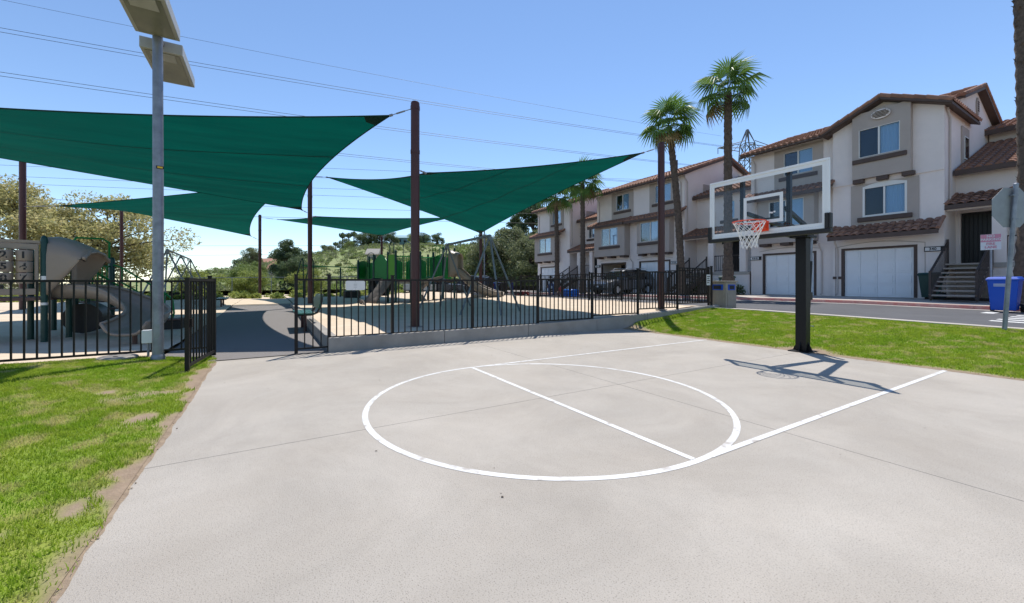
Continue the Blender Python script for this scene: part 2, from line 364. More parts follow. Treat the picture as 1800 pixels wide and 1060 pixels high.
def blades(name, label, n, x0, x1, y0, y1, zf, bf, h, wd, keep=None):
    x = rng.uniform(x0, x1, n); y = rng.uniform(y0, y1, n); b = bf(x, y)
    tuft = .35+.65*vnoise(x, y, 9, 12)
    ok = (rng.random(n) > b*1.02) & (rng.random(n) < tuft+.25)
    if keep is not None: ok &= keep(x, y)
    x, y = x[ok], y[ok]; n = len(x); z = zf(x, y)-.004
    hh = h*(.55+.9*rng.random(n))*(.7+.6*vnoise(x, y, 2.5, 7)); a = rng.uniform(0, 2*np.pi, n); le = hh*rng.uniform(.2, 1.0, n); ww = wd*(.7+.6*rng.random(n))
    dx, dy = np.cos(a), np.sin(a); px, py = -dy*ww/2, dx*ww/2
    p = np.stack([x, y, z], 1)
    v = np.stack([p+np.stack([px, py, 0*z], 1), p-np.stack([px, py, 0*z], 1),
                  p+np.stack([dx*le*.35-px*.8, dy*le*.35-py*.8, hh*.6], 1), p+np.stack([dx*le*.35+px*.8, dy*le*.35+py*.8, hh*.6], 1),
                  p+np.stack([dx*le, dy*le, hh], 1)], 1).reshape(-1, 3)
    i = np.arange(n)*5
    f = np.concatenate([np.stack([i, i+1, i+2], 1), np.stack([i, i+2, i+3], 1), np.stack([i+3, i+2, i+4], 1)])
    o = link(fast_mesh(name, v, f, 'blade'), name); tag(o, label, 'grass', kind='stuff')
lawn('lawn', -4.82, 9, -12, -3.24, .06, lawn_left_z, bare_left)
blades('lawn_grass', 'mown green grass growing on the lawn beside the black gate', 300000, -4.75, 2.6, -6.9, -3.22, lawn_left_z, bare_left, .027, .0046)
blades('lawn_grass', 'mown green grass of the lawn, the part farther out from the court edge', 70000, -4.75, 2.6, -12, -6.9, lawn_left_z, bare_left, .04, .010)
lawn('lawn', -4.28, 9, 5.60, 9.62, .07, lawn_right_z, bare_right)
blades('lawn_grass', 'bright green grass of the strip between the court and the road', 210000, -4.2, 4.2, 5.62, 9.6, lawn_right_z, bare_right, .032, .0075)

def soil_edge(name, y_edge, sgn, x0, x1, wmax, z, seed):     # soil spilling onto the slab, ragged outline
    n = int((x1-x0)/.03); xs = np.linspace(x0, x1, n)
    wv = wmax*(.25+.9*vnoise(xs, xs*0, 1.3, seed)*vnoise(xs, xs*0, 6, seed+1)+.35*vnoise(xs, xs*0, 17, seed+2))
    P = [[(float(a), y_edge-sgn*.06, z), (float(a), y_edge+sgn*float(b)*.6, z+.003), (float(a), y_edge+sgn*float(b), z-.0022)] for a, b in zip(xs, wv)]
    MB().grid(P).build(name, 'dirt', None, smooth=True, kind='structure')
soil_edge('soil_edge', -3.25, 1, -4.2, 3.2, .055, .003, 3)
soil_edge('soil_edge', 5.60, -1, -3.9, 6.0, .07, .003, 8)
cm = MB().rev([(.5, -.3), (.9, -.1), (1, .2), (.7, .6), (.2, .8)], 6).mesh('soil_clod', 'dirt')
cg = struct('soil_clods')
for i in range(90):
    x_ = random.uniform(-4.1, 2.6); o = link(cm, 'soil_clod', cg); o.location = (x_, -3.27+random.gauss(-.02, .04), .004); o.scale = [random.uniform(.003, .009) for _ in range(3)]; o.rotation_euler = (0, 0, random.uniform(0, 6))

# ---------------------------------------------------------------- sand, path, curbs, road
def sheet(name, m, x0, x1, y0, y1, zf, nx=30, ny=20, jit=0.):
    P = []
    for i in range(nx+1):
        r = []
        for j in range(ny+1):
            x, y = lerp(x0, x1, i/nx), lerp(y0, y1, j/ny)
            z = float(zf(x, y))+(jit*(float(vnoise(np.array(x), np.array(y), 1.7, 4))-.5) if jit else 0)
            r.append((x, y, z))
        P.append(r)
    return MB().grid(P).build(name, m, None, smooth=True, kind='structure')
sheet('sand_pit', 'sand', -38, -4.44, -1.45, 9.70, sand_z, 120, 50, .07)
sheet('sand_pit', 'sand', -38, -4.70, -34, -4.02, lambda x, y: .07+.1*sstep(-12, -20, x), 90, 90, .06)
sheet('path', 'path', -20.6, -4.28, -4.03, -1.58, lambda x, y: .012+.10*sstep(-5, -19, x), 20, 6)
sheet('sand_pit', 'sand', -38, -20.6, -4.02, -1.45, lambda x, y: .16, 20, 6, .05)
MB().box(-20.75, -20.1, -4.6, -1.5, -.1, .135).build('concrete_band', 'curb', None, kind='structure', bevel=.01)
cu = struct('sand_curb')
def curbrun(a, b, x0, x1, y0, y1, za, zb, along='y'):   # sloped-top concrete block between the two ends
    if along == 'y': p = [(x0,y0,-.3),(x1,y0,-.3),(x1,y1,-.3),(x0,y1,-.3),(x0,y0,za),(x1,y0,za),(x1,y1,zb),(x0,y1,zb)]
    else: p = [(x0,y0,-.3),(x1,y0,-.3),(x1,y1,-.3),(x0,y1,-.3),(x0,y0,za),(x1,y0,zb),(x1,y1,zb),(x0,y1,za)]
    MB().hexa(p).build('curb_block', 'curb', cu, bevel=.012)
ys = [-1.62, .55, 2.6, 4.7, 6.6, 8.4, 10.15]; zs = [.255, .255, .27, .31, .37, .45, .53]
for i in range(6): curbrun(0, 0, -4.46, -4.25, ys[i]+.003, ys[i+1]-.003, zs[i], zs[i+1])
for i in range(5): curbrun(0, 0, -6-2.9*i-1.25+.003, -4.46-2.9*i-(0 if i == 0 else -.11)-.003, -1.62, -1.44, .25, .25, 'x')
def road_sheet(name, m, y0, y1, dz0, dz1, x0=-60, x1=24, n=28):
    P = [[(lerp(x0, x1, i/n), y0, road_z(lerp(x0, x1, i/n))+dz0), (lerp(x0, x1, i/n), y1, road_z(lerp(x0, x1, i/n))+dz1)] for i in range(n+1)]
    return MB().grid(P).build(name, m, None, kind='structure')
def kerb_bar(name, m, y0, y1, dz, parent, step=3.0, x0=-60, x1=21):
    x = x0
    while x < x1:
        za, zb = road_z(x)+dz, road_z(x+step)+dz
        MB().hexa([(x+.004,y0,za-.5),(x+step-.004,y0,zb-.5),(x+step-.004,y1,zb-.5),(x+.004,y1,za-.5),(x+.004,y0,za),(x+step-.004,y0,zb),(x+step-.004,y1,zb),(x+.004,y1,za)]).build('kerb_block', m, parent)
        x += step
road_sheet('road', 'asphalt', 9.95, 16.6, -.02, -.02)
kb = struct('kerb_near'); kerb_bar('kerb_near', 'sidewalk', 9.62, 9.96, .0, kb)
gt = struct('gutter'); kerb_bar('gutter', 'sidewalk', 16.58, 17.02, -.01, gt)
kf = struct('kerb_far'); kerb_bar('kerb_far', 'redcurb', 17.02, 17.22, .10, kf)
road_sheet('sidewalk', 'sidewalk', 17.22, 21.3, .105, .17)
sheet('verge', 'ground', -38, -4.3, 9.70, 9.64+.02, lambda x, y: road_z(x)-.01, 10, 1)
cw = struct('crosswalk')
for i in range(5):
    y = 11.6+i*.72; MB().add([(1.2,y,road_z(1.2)-.014),(5.6,y,road_z(5.6)-.014),(5.6,y+.34,road_z(5.6)-.014),(1.2,y+.34,road_z(1.2)-.014)], [(0,1,2,3)]).build('crosswalk_bar', 'roadpaint', cw)
MB().add([(.5,14.9,road_z(.5)-.013),(.75,14.9,road_z(.75)-.013),(.75,15.7,road_z(.75)-.013),(.5,15.7,road_z(.5)-.013)], [(0,1,2,3)]).build('crosswalk_bar', 'roadpaint', cw)

# ---------------------------------------------------------------- steel fences
PK = {}
def picket_mesh(h, wd=.019):
    k = round(h, 3)
    if k not in PK: PK[k] = MB().box(-wd/2, wd/2, -wd/2, wd/2, 0, h).mesh('picket', 'fence')
    return PK[k]
def fence(name, label, stations, along, gap=.121, group=None, post=.052, pick=True, ext=.06):
    # stations: [(coord, fixed, zbottom, ztop)]; a panel between stations i and i+1 takes i's heights
    c0, f0 = stations[0][0], stations[0][1]
    at_ = (lambda c, f, z: (c, f, z)) if along == 'x' else (lambda c, f, z: (f, c, z))
    root = thing(name, at_(c0, f0, stations[0][2]), label, 'fence', group)
    for i, (c, f, zb, zt) in enumerate(stations):
        pz = min(zb, stations[max(i-1, 0)][2]); tz = max(zt, stations[max(i-1, 0)][3])
        p = at_(c, f, 0); h = post/2
        m = MB().box(p[0]-h, p[0]+h, p[1]-h, p[1]+h, pz-.14, tz+ext)
        m.box(p[0]-h-.006, p[0]+h+.006, p[1]-h-.006, p[1]+h+.006, tz+ext, tz+ext+.018); m.build('post', 'fence', root)
        if i == len(stations)-1: break
        c2, f2 = stations[i+1][0], stations[i+1][1]; sg = 1 if c2 > c else -1
        for z, hh in ((zt, .034), (zb+.045, .030)):
            MB().beam(at_(c+sg*h, f, z-hh/2), at_(c2-sg*h, f2, z-hh/2), .03, hh).build('rail', 'fence', root)
        n = max(1, int(round(abs(c2-c)/gap))-1); me = picket_mesh(zt-.034-(zb+.045))
        if pick:
            for k in range(1, n+1):
                t = k/(n+1); winst(me, 'picket', root, at_(lerp(c, c2, t), lerp(f, f2, t), zb+.045))
        else:
            m = MB()
            for k in range(1, n+1):
                t = k/(n+1); p = at_(lerp(c, c2, t), lerp(f, f2, t), 0); m.box(p[0]-.011, p[0]+.011, p[1]-.011, p[1]+.011, zb+.045, zt-.034)
            m.build('picket_row', 'fence', root, kind='stuff')
    return root
fx = -4.35
fence('steel_fence', 'black picket fence standing on the concrete curb between court and sand pit',
      [(-2.12, fx, .06, 1.30), (-1.60, fx, .225, 1.30), (-.48, fx, .225, 1.30), (1.22, fx, .235, 1.30), (2.92, fx, .29, 1.33),
       (4.62, fx, .36, 1.42), (6.31, fx, .47, 1.56), (8.02, fx, .58, 1.70), (9.72, fx, .6, 1.7)], 'y')
fence('steel_fence', 'black picket fence along the road side of the sand pit', [(-4.45-1.9*i, 9.72, .58-.012*i, 1.68-.012*i) for i in range(18)], 'x', pick=False)
fence('steel_fence', 'black picket fence between the lawn and the number panel play set', [(-3.36-2.45*i, -4.80, .13, 1.27) for i in range(5)], 'y')
fence('steel_fence', 'black picket fence at the back of the play area before the shrubs', [tuple(S(-34+2.2*i, 30.2+.0*i))[:1]+(0, 0, 0) for i in range(0)] or
      [(-28.5-.0*i, 9.6-2.3*i, .25, 1.52) for i in range(18)], 'y', pick=False, gap=.13)
# open gate leaf
gate = thing('steel_gate', (-4.76, -3.30, .03), 'black picket gate leaf standing open at the edge of the lawn', 'gate', None, R(-7))
for x_ in (0, 1.36): MB().box(x_-.024, x_+.024, -.024, .024, 0, 1.27).build('stile', 'fence', gate, world=False)
for z in (.07, 1.24): MB().box(.024, 1.336, -.017, .017, z-.02, z+.022).build('rail', 'fence', gate, world=False)
me = picket_mesh(1.127)
for k in range(1, 10): link(me, 'picket', gate, None, (1.36*k/10, 0, .092))
MB().box(1.28, 1.336, -.045, .045, .59, .71).build('latch', 'fence', gate, world=False)
# small notices on the fence
sg = thing('notice_plate', (-4.30, -.05, 1.06), 'blank white rounded notice plate on the fence by the sand pit', 'sign')
def rrect(x0, x1, z0, z1, r, n=4):
    return [(cx+r*math.cos(a0+k*math.pi/2/n), cz+r*math.sin(a0+k*math.pi/2/n)) for cx, cz, a0 in ((x1-r, z1-r, 0), (x0+r, z1-r, math.pi/2), (x0+r, z0+r, math.pi), (x1-r, z0+r, 3*math.pi/2)) for k in range(n+1)]
MB().prism([(-4.325, a, b) for a, b in rrect(-1.33, -.99, 1.095, 1.265, .03)], (.006, 0, 0)).build('plate', 'signw', sg, label='white plate with a faint drawing')
for y_, z in ((-1.16, 1.245), (-1.16, 1.115)): MB().rev([(.008, 0), (.008, .004)], 8, (0, 0, 0)).build('bolt', 'signback', sg, world=False).location = FR[sg].inverted() @ Vector((-4.315, y_, z))
for z in (1.20, 1.17, 1.145): MB().box(-4.3188, -4.3180, -1.19, -1.13, z, z+.006).build('print_line', 'signback', sg)
sg = thing('notice_plate', (-4.30, 9.55, 1.1), 'small upright white notice with black print on the end of the fence', 'sign')
MB().box(-4.325, -4.319, 9.42, 9.62, 1.16, 1.50).build('plate', 'signw', sg)
for k in range(4): MB().box(-4.3185, -4.3175, 9.45, 9.59-.03*(k % 2), 1.42-.065*k, 1.45-.065*k).build('print_line', 'ink', sg)

# ---------------------------------------------------------------- basketball hoop
hp = thing('basketball_hoop', (0, 5.67, 0), 'black post basketball hoop with clear backboard and orange rim at the court edge', 'basketball hoop')
m = MB().box(-.085, .085, 5.585, 5.755, .02, 2.03); m.build('post', 'black', hp, bevel=.008)
m = MB().box(-.17, .17, 5.50, 5.84, 0, .02)
for sx, sy in ((1, 0), (-1, 0), (0, 1), (0, -1)):
    p = Vector((sx*.085, 5.67+sy*.085, .02)); q = Vector((sx*.16, 5.67+sy*.16, .02)); t = Vector((sy, sx, 0))*.008
    m.prism([p-t, q-t, p-t+Vector((0, 0, .16))], t*2)
m.build('base_plate', 'black', hp, bevel=.003)
BY = 4.34
MB().box(-.14, .14, 5.5, 5.86, 2.03, 2.07).build('top_cap', 'black', hp)
for sx in (-.10, .10):
    MB().beam((sx, 5.72, 2.06), (sx*3.0, BY+.08, 2.16), .05, .06).build('arm', 'black', hp)
    MB().beam((sx, 5.72, 2.16), (sx*3.0, BY+.08, 2.40), .05, .06).build('arm', 'black', hp)
    MB().box(sx*3.6-.03, sx*3.6+.03, BY+.03, BY+.09, 2.0, 2.98).build('upright', 'black', hp)
MB().box(-.12, .12, 5.66, 5.80, 2.07, 2.24).build('pivot', 'black', hp)
MB().tube([(.0, 5.98, 2.12), (0, 5.93, 1.55)], .035, 10).build('actuator_tube', 'galv', hp, smooth=40)
MB().tube([(0, 5.935, 1.62), (0, 5.85, .78)], .042, 10).build('actuator_sleeve', 'black', hp, smooth=40)
MB().box(-.05, .05, 5.755, 5.93, .92, 1.06).build('gearbox', 'black', hp, bevel=.006)
MB().tube([(0, 5.87, .80), (0, 5.90, .45), (.02, 6.02, .43)], .011, 6).build('crank', 'galv', hp)
# backboard with frame, pane, target square, pads
Z0, Z1, HW = 1.99, 3.02, .91
bo = MB(); y0, y1 = BY-.02, BY+.03
for x0, x1, z0, z1 in ((-HW, HW, Z1-.035, Z1), (-HW, HW, Z0+.02, Z0+.055), (-HW, -HW+.035, Z0+.055, Z1-.035), (HW-.035, HW, Z0+.055, Z1-.035)): bo.box(x0, x1, y0, y1, z0, z1)
bo = bo.build('backboard', 'frame_w', hp, bevel=.004)
MB().box(-HW+.03, HW-.03, BY-.006, BY+.006, Z0+.05, Z1-.03).build('pane', 'glass', bo)
m = MB()
for x0, x1, z0, z1 in ((-HW+.036, HW-.036, Z1-.088, Z1-.037), (-HW+.036, HW-.036, Z0+.057, Z0+.105), (-HW+.036, -HW+.085, Z0+.105, Z1-.088), (HW-.085, HW-.036, Z0+.105, Z1-.088)): m.box(x0, x1, BY-.0085, BY-.0065, z0, z1)
m.build('border_line', 'frame_w', bo)
m = MB()
for x0, x1, z0, z1 in ((-.305, .305, 2.60, 2.65), (-.305, .305, 2.19, 2.24), (-.305, -.255, 2.24, 2.60), (.255, .305, 2.24, 2.60)): m.box(x0, x1, BY-.0085, BY-.0065, z0, z1)
m.build('target_square', 'frame_w', bo)
MB().box(-.30, .30, BY+.008, BY+.05, 2.255, 2.275).build('brace_bar', 'black', bo)
for k, (x, z) in enumerate(((.10, 2.35), (.13, 2.345), (.165, 2.355))): MB().box(x, x+.028, BY-.009, BY-.0075, z-.012, z+.012).build('maker_mark', 'frame_w', bo)
m = MB().box(-HW-.025, HW+.025, BY-.04, BY+.05, Z0-.045, Z0+.018)
m.box(-HW-.025, -HW-.001, BY-.04, BY+.05, Z0+.018, Z0+.24).box(HW+.001, HW+.025, BY-.04, BY+.05, Z0+.018, Z0+.24)
m.box(-HW-.001, -HW+.05, BY-.04, BY-.022, Z0+.018, Z0+.24).box(HW-.05, HW+.001, BY-.04, BY-.022, Z0+.018, Z0+.24)
m.build('edge_pad', 'blackplastic', bo, bevel=.01)
RC = Vector((0, BY-.40, 2.185))
rim = MB().tube([(RC.x+.2286*math.cos(a), RC.y+.2286*math.sin(a), RC.z) for a in np.linspace(0, 2*math.pi, 33)[:-1]], .0085, 8, closed=True)
rim.prism([(RC.x+.05*sx, BY-.03, RC.z) for sx in (-1, 1)]+[(.08, BY-.22, RC.z), (-.08, BY-.22, RC.z)], (0, 0, -.008))
ri = rim.build('rim', 'rim', hp, smooth=40)
MB().box(-.115, .115, BY-.055, BY-.041, RC.z-.13, RC.z+.03).box(-.09, .09, BY-.16, BY-.055, RC.z-.10, RC.z-.012).build('rim_bracket', 'rim', hp, bevel=.004)
m = MB(); NL = 12
def netp(k, j):                                    # diamond mesh net, 7 rows
    a = 2*math.pi*(k+.5*(j % 2))/NL; t = j/7
    r = .226*(1-t)**1.5*.52+.226*.48-.01*math.sin(t*3)+(.012 if j == 7 else 0)
    return (RC.x+r*math.cos(a), RC.y+r*math.sin(a), RC.z-.008-.40*t-.012*math.sin(5*k+j))
for k in range(NL):
    for j in range(7):
        m.tube([netp(k, j), netp(k, j+1)], .0042, 5, caps=False)
        m.tube([netp(k, j), netp(k-1, j+1) if j % 2 == 0 else netp(k+1, j+1)], .0042, 5, caps=False)
m.build('net', 'net', hp)
for k in range(NL): MB().tube([(RC.x+.228*math.cos(2*math.pi*k/NL), RC.y+.228*math.sin(2*math.pi*k/NL), RC.z+.008), netp(k, 0)], .005, 5).build('net_hook', 'rim', ri)

# ---------------------------------------------------------------- shade sails and posts
PS = {  # survey X, Y, ground z, top z
 'P5': (-2.25, 9.40, .20, 5.38), 'P4': (-9.59, 19.2, .24, 6.45), 'P3': (-18.7, 30.0, .2, 6.25), 'P8': (4.52, 12.25, .42, 5.42),
 'P7': (-1.95, 25.2, .25, 5.45), 'P6': (-11.6, 36.0, -.4, 5.35), 'P1': (-19.6, 16.2, .08, 6.5), 'P2': (-28.0, 29.0, .1, 6.45),
 'PD': (-13.2, 7.7, .08, 5.1), 'PC': (-17.4, 12.3, .08, 5.6)}
PLAB = {'P5': 'tall brown shade post nearest the curb fence, holding two sails', 'P4': 'brown shade post behind the green bench, between the path and sand pit',
 'P3': 'thin brown shade post before the shrubs at the end of the path', 'P8': 'brown shade post by the road end of the curb fence', 'P7': 'brown shade post behind the tan slide and swing frame',
 'P6': 'brown shade post behind the green panels of the play tower', 'P1': 'brown shade post rising behind the number panel play set', 'P2': 'brown shade post in front of the flowering tree',
 'PD': 'brown shade post at the outer corner of the largest sail', 'PC': 'brown shade post at the back outer corner of the largest sail'}
for k, (X, Y, z0, z1) in PS.items():
    p = S(X, Y); t = thing('shade_post', (p.x, p.y, z0), PLAB[k], 'post', 'brown steel shade posts')
    MB().tube([(p.x, p.y, z0-.4), (p.x, p.y, z1)], .1, 20, caps=False).build('tube', 'brownpost', t, smooth=40)
    MB().rev([(.1, 0), (.1, .02), (.085, .05), (.03, .065)], 20, (p.x, p.y, z1)).build('cap', 'brownpost', t, smooth=40)
    MB().rev([(.17, 0), (.17, .02)], 12, (p.x, p.y, z0+.0)).build('footing', 'curb', t)
    for zz in (z1-.08, z1-1.1):
        MB().tube([(p.x, p.y, zz-.05), (p.x, p.y, zz+.03)], .108, 20).build('collar', 'brownpost', t, smooth=40)
def sail(name, label, corners, bow, sag, seams):
    # corners: [(X, Y, z, post, post z)] in order round the sail
    P = [S(c[0], c[1], c[2]) for c in corners]; cen = sum(P, Vector())/4; root = thing(name, S(*corners[0][:2], 0), label, 'shade sail', 'green shade sails')
    def edge(i, t):
        a, b = P[i], P[(i+1) % 4]; mid = (a+b)/2; q = (cen-mid)*bow[i]+Vector((0, 0, -sag[i])); return a.lerp(b, t)+q*4*t*(1-t)
    N = 28
    def surf(u, v):
        b0, b1 = edge(0, u), edge(2, 1-u); l0, l1 = edge(3, 1-v), edge(1, v)
        bil = P[0]*(1-u)*(1-v)+P[1]*u*(1-v)+P[2]*u*v+P[3]*(1-u)*v
        p = b0*(1-v)+b1*v+l0*(1-u)+l1*u-bil
        ed = min(u, 1-u, v, 1-v); rip = .03*math.sin(u*23+v*7)*math.sin(v*3.14)*math.sin(u*3.14)+.05*math.sin((u-v)*31)*math.exp(-14*(min(u, 1-u)+min(v, 1-v)))*min(1, ed*30)
        return p+Vector((0, 0, rip-.10*math.sin(u*3.14)*math.sin(v*3.14)))
    G = [[surf(i/N, j/N) for j in range(N+1)] for i in range(N+1)]
    fab = MB().grid(G).build('fabric', 'sail', root, smooth=True)
    for i in range(4):
        pts = [surf(*q) for q in ([(k/N, 0) for k in range(N+1)], [(1, k/N) for k in range(N+1)], [(k/N, 1) for k in range(N+1)], [(0, k/N) for k in range(N+1)])[i]]
        m = MB().tube(pts, .016, 6); m.build('hem_cable', 'sail2', fab, smooth=True)
    for ax, t in seams:
        pts = [surf(t, k/N) if ax == 'u' else surf(k/N, t) for k in range(N+1)]
        pts2 = [surf(t+.006, k/N) if ax == 'u' else surf(k/N, t+.006) for k in range(N+1)]
        MB().grid([[p-Vector((0, 0, .006)), q-Vector((0, 0, .006))] for p, q in zip(pts, pts2)]).build('seam', 'sail2', fab)
    for i, c in enumerate(corners):
        a = P[i]; px, py = PS[c[3]][:2]; b = S(px, py, c[4]); b = b+(a-b).normalized()*.1
        uv = ((0, 0), (1, 0), (1, 1), (0, 1))[i]; e = .06; d1 = surf(abs(uv[0]-e), uv[1]); d2 = surf(uv[0], abs(uv[1]-e)); d3 = surf(abs(uv[0]-e*.6), abs(uv[1]-e*.6))
        dz = Vector((0, 0, -.008)); MB().add([a+dz, d1+dz, d3+dz, d2+dz], [(0, 1, 2, 3)]).build('corner_patch', 'sail2', fab)
        m = MB().tube([a, b], .009, 6); mid = a.lerp(b, .5); m.tube([a.lerp(b, .3), a.lerp(b, .7)], .018, 6)
        m.tube([a+(a-b).normalized()*.02, a-(a-b).normalized()*.06], .03, 8); m.build('turnbuckle', 'galv', root, smooth=40)
sail('shade_sail', 'largest dark green shade sail, reaching over the number panel play set and path',
     [(-2.86, 9.5, 5.16, 'P5', 5.3), (-9.73, 18.7, 4.62, 'P4', 4.5), (-16.6, 12.1, 5.2, 'PC', 5.5), (-12.4, 7.9, 4.80, 'PD', 5.0)],
     (.11, .05, .0, .03), (.0, .05, .0, .10), (('u', .30), ('u', .62)))
sail('shade_sail', 'green shade sail over the swing frame, tied between the curb post and roadside post',
     [(-8.64, 18.9, 6.18, 'P4', 6.3), (-2.06, 9.62, 3.84, 'P5', 3.9), (3.98, 12.35, 5.20, 'P8', 5.35), (-1.93, 24.9, 4.30, 'P7', 4.2)],
     (.12, .05, .05, .05), (.05, .05, .0, .0), (('v', .36), ('v', .68)))
sail('shade_sail', 'dull green shade sail with its pointed tip before the flowering tree',
     [(-17.6, 15.6, 4.2, 'P1', 4.3), (-27.6, 28.6, 6.37, 'P2', 6.35), (-19.0, 29.4, 4.66, 'P3', 4.4), (-10.4, 19.4, 6.1, 'P4', 6.2)],
     (.06, .05, .16, .05), (.0, .0, .0, .0), (('u', .5),))
sail('shade_sail', 'low grey green shade sail above the green play tower',
     [(-17.0, 29.4, 5.86, 'P3', 6.1), (-9.50, 19.6, 4.46, 'P4', 4.4), (-3.7, 24.5, 5.2, 'P7', 5.3), (-11.55, 35.8, 5.45, 'P6', 5.3)],
     (.10, .04, .05, .05), (.0, .05, .0, .0), (('u', .5),))

# ---------------------------------------------------------------- lamp pole with two box heads
lp = S(-5.34, 6.10); lpz = .10
t = thing('lamp_pole', (lp.x, lp.y, lpz), 'galvanised lamp pole with two box heads on the lawn by the fence', 'lamp post')
MB().tube([(lp.x, lp.y, lpz-.2), (lp.x-.02, lp.y, 2.4), (lp.x-.04, lp.y-.01, 5.05)], [.070, .066, .062], 20).build('pole', 'galv', t, smooth=40)
MB().rev([(.088, 0), (.088, .05), (.074, .09)], 20, (lp.x, lp.y, lpz-.04)).build('base_collar', 'galv', t, smooth=40)
def lamp_head(x0, x1, z):
    yc = lp.y
    h = MB().box(x0, x1, yc-.26, yc+.26, z, z+.17).build('lamp_head', 'alu', t, bevel=.008)
    MB().box(x0+.05, x1-.05, yc-.21, yc+.21, z-.008, z+.001).build('lens', 'lens', h)
    q = x0+.05 if x0 > lp.x else x1-.32
    MB().box(q+.0, q+.27, yc-.15, yc+.15, z-.014, z-.0085).build('gear_cover', 'alu', h)
lamp_head(lp.x-.02, lp.x+1.05, 4.95); lamp_head(lp.x-1.45, lp.x-.22, 4.83)
MB().beam((lp.x-.24, lp.y, 4.94), (lp.x+.0, lp.y, 4.94), .07, .07).build('bracket', 'galv', t)
q = (camo.location-Vector((lp.x, lp.y, 1.22))).normalized(); q2 = Vector((-q.y, q.x, 0)); c_ = Vector((lp.x-.022, lp.y, 0))+q*.066+q2*.02
MB().prism([c_-q2*.045+Vector((0, 0, 2.94)), c_+q2*.045+Vector((0, 0, 2.94)), c_+q2*.045+Vector((0, 0, 2.985)), c_-q2*.045+Vector((0, 0, 2.985))], q*.004).build('sticker', 'ink', t)
MB().prism([c_-q2*.03+Vector((0, 0, 2.95))+q*.0045, c_+q2*.03+Vector((0, 0, 2.95))+q*.0045, c_+q2*.03+Vector((0, 0, 2.975))+q*.0045, c_-q2*.03+Vector((0, 0, 2.975))+q*.0045], q*.001).build('sticker_face', 'yellow', t)
MB().box(lp.x+.04, lp.x+.07, lp.y-.035, lp.y+.035, .42, .62).build('handhole_cover', 'galv', t)
ub = thing('utility_box', S(-5.62, 6.25, .12), 'small white utility box mounted beside the lamp pole base', 'box')
p = S(-5.62, 6.25); MB().box(p.x-.05, p.x+.05, p.y-.07, p.y+.07, .30, .50).build('case', 'white', ub, bevel=.006)
MB().tube([(p.x, p.y, .0), (p.x, p.y, .30)], .016, 8).build('conduit', 'galv', ub)
p = S(-5.85, 6.0); vc = thing('valve_cover', (p.x, p.y, .1), 'round concrete valve cover set in the lawn near the lamp pole', 'cover')
MB().rev([(.23, 0), (.23, .045), (.20, .06)], 24, (p.x, p.y, .085)).build('lid', 'curb', vc, smooth=40)
MB().rev([(.03, 0), (.03, .006)], 8, (p.x+.1, p.y, .145)).build('lifting_hole', 'dark', vc)

# ---------------------------------------------------------------- houses
TP = .27
def tile_field(mb, org, ux, us, length, slope, course=.37, rad=.085):
    org, ux, us = Vector(org), Vector(ux).normalized(), Vector(us).normalized(); n = ux.cross(us).normalized()
    if n.z < 0: n = -n
    nc = max(1, int(round(length/TP))); per = length/nc; nr = max(1, int(round(slope/course))); cr = slope/nr
    prof = []
    for c in range(nc):
        for k in range(6):
            a = math.pi*k/5; prof.append((c*per+per*.5-per*.40*math.cos(a), rad*math.sin(a)))
    for r in range(nr):
        lo = [org+ux*a+us*(r*cr-.04)+n*(h+.035) for a, h in prof]; hi = [org+ux*a+us*((r+1)*cr)+n*(h*.85) for a, h in prof]
        mb.grid([[p, q] for p, q in zip(lo, hi)])
        base = [org+ux*a+us*(r*cr-.04)+n*(.0) for a, h in prof]
        mb.grid([[p, q] for p, q in zip(base, lo)])
def one_tile(course=.38, w_=.255, rad=.075):
    m = MB(); A, B, D = [], [], []
    for k in range(7):
        a = math.pi*k/6; x = -w_/2*math.cos(a)*.82; h = rad*math.sin(a)
        A.append((x, -.03, h+.038)); B.append((x, course, h*.85)); D.append((x, -.03, h+.016))
    m.grid([[p, q] for p, q in zip(A, B)]); m.grid([[p, q] for p, q in zip(D, A)])
    m.add([(w_/2*.82, -.03, .038), (w_/2*1.16, -.03, .03), (w_/2*1.16, course, 0), (w_/2*.82, course, 0)], [(0, 1, 2, 3)])
    return m.mesh('tile', 'tile', 50)
TILE = one_tile()
def wall_open(m, x0, x1, z0, z1, y, ops, depth=.16):
    xs = sorted({x0, x1, *[o[0] for o in ops], *[o[1] for o in ops]}); zs_ = sorted({z0, z1, *[o[2] for o in ops], *[o[3] for o in ops]})
    xs = [x for x in xs if x0 <= x <= x1]; zs_ = [z for z in zs_ if z0 <= z <= z1]
    for a, b in zip(xs, xs[1:]):
        for c, d in zip(zs_, zs_[1:]):
            if any(o[0] <= a and b <= o[1] and o[2] <= c and d <= o[3] for o in ops): continue
            m.add([(a, y, c), (b, y, c), (b, y, d), (a, y, d)], [(0, 1, 2, 3)])
    for a, b, c, d in ops:
        e = y+depth
        m.add([(a,y,c),(a,e,c),(a,e,d),(a,y,d)], [(0,1,2,3)]); m.add([(b,y,c),(b,y,d),(b,e,d),(b,e,c)], [(0,1,2,3)])
        m.add([(a,y,d),(a,e,d),(b,e,d),(b,y,d)], [(0,1,2,3)]); m.add([(a,y,c),(b,y,c),(b,e,c),(a,e,c)], [(0,1,2,3)])
    return m
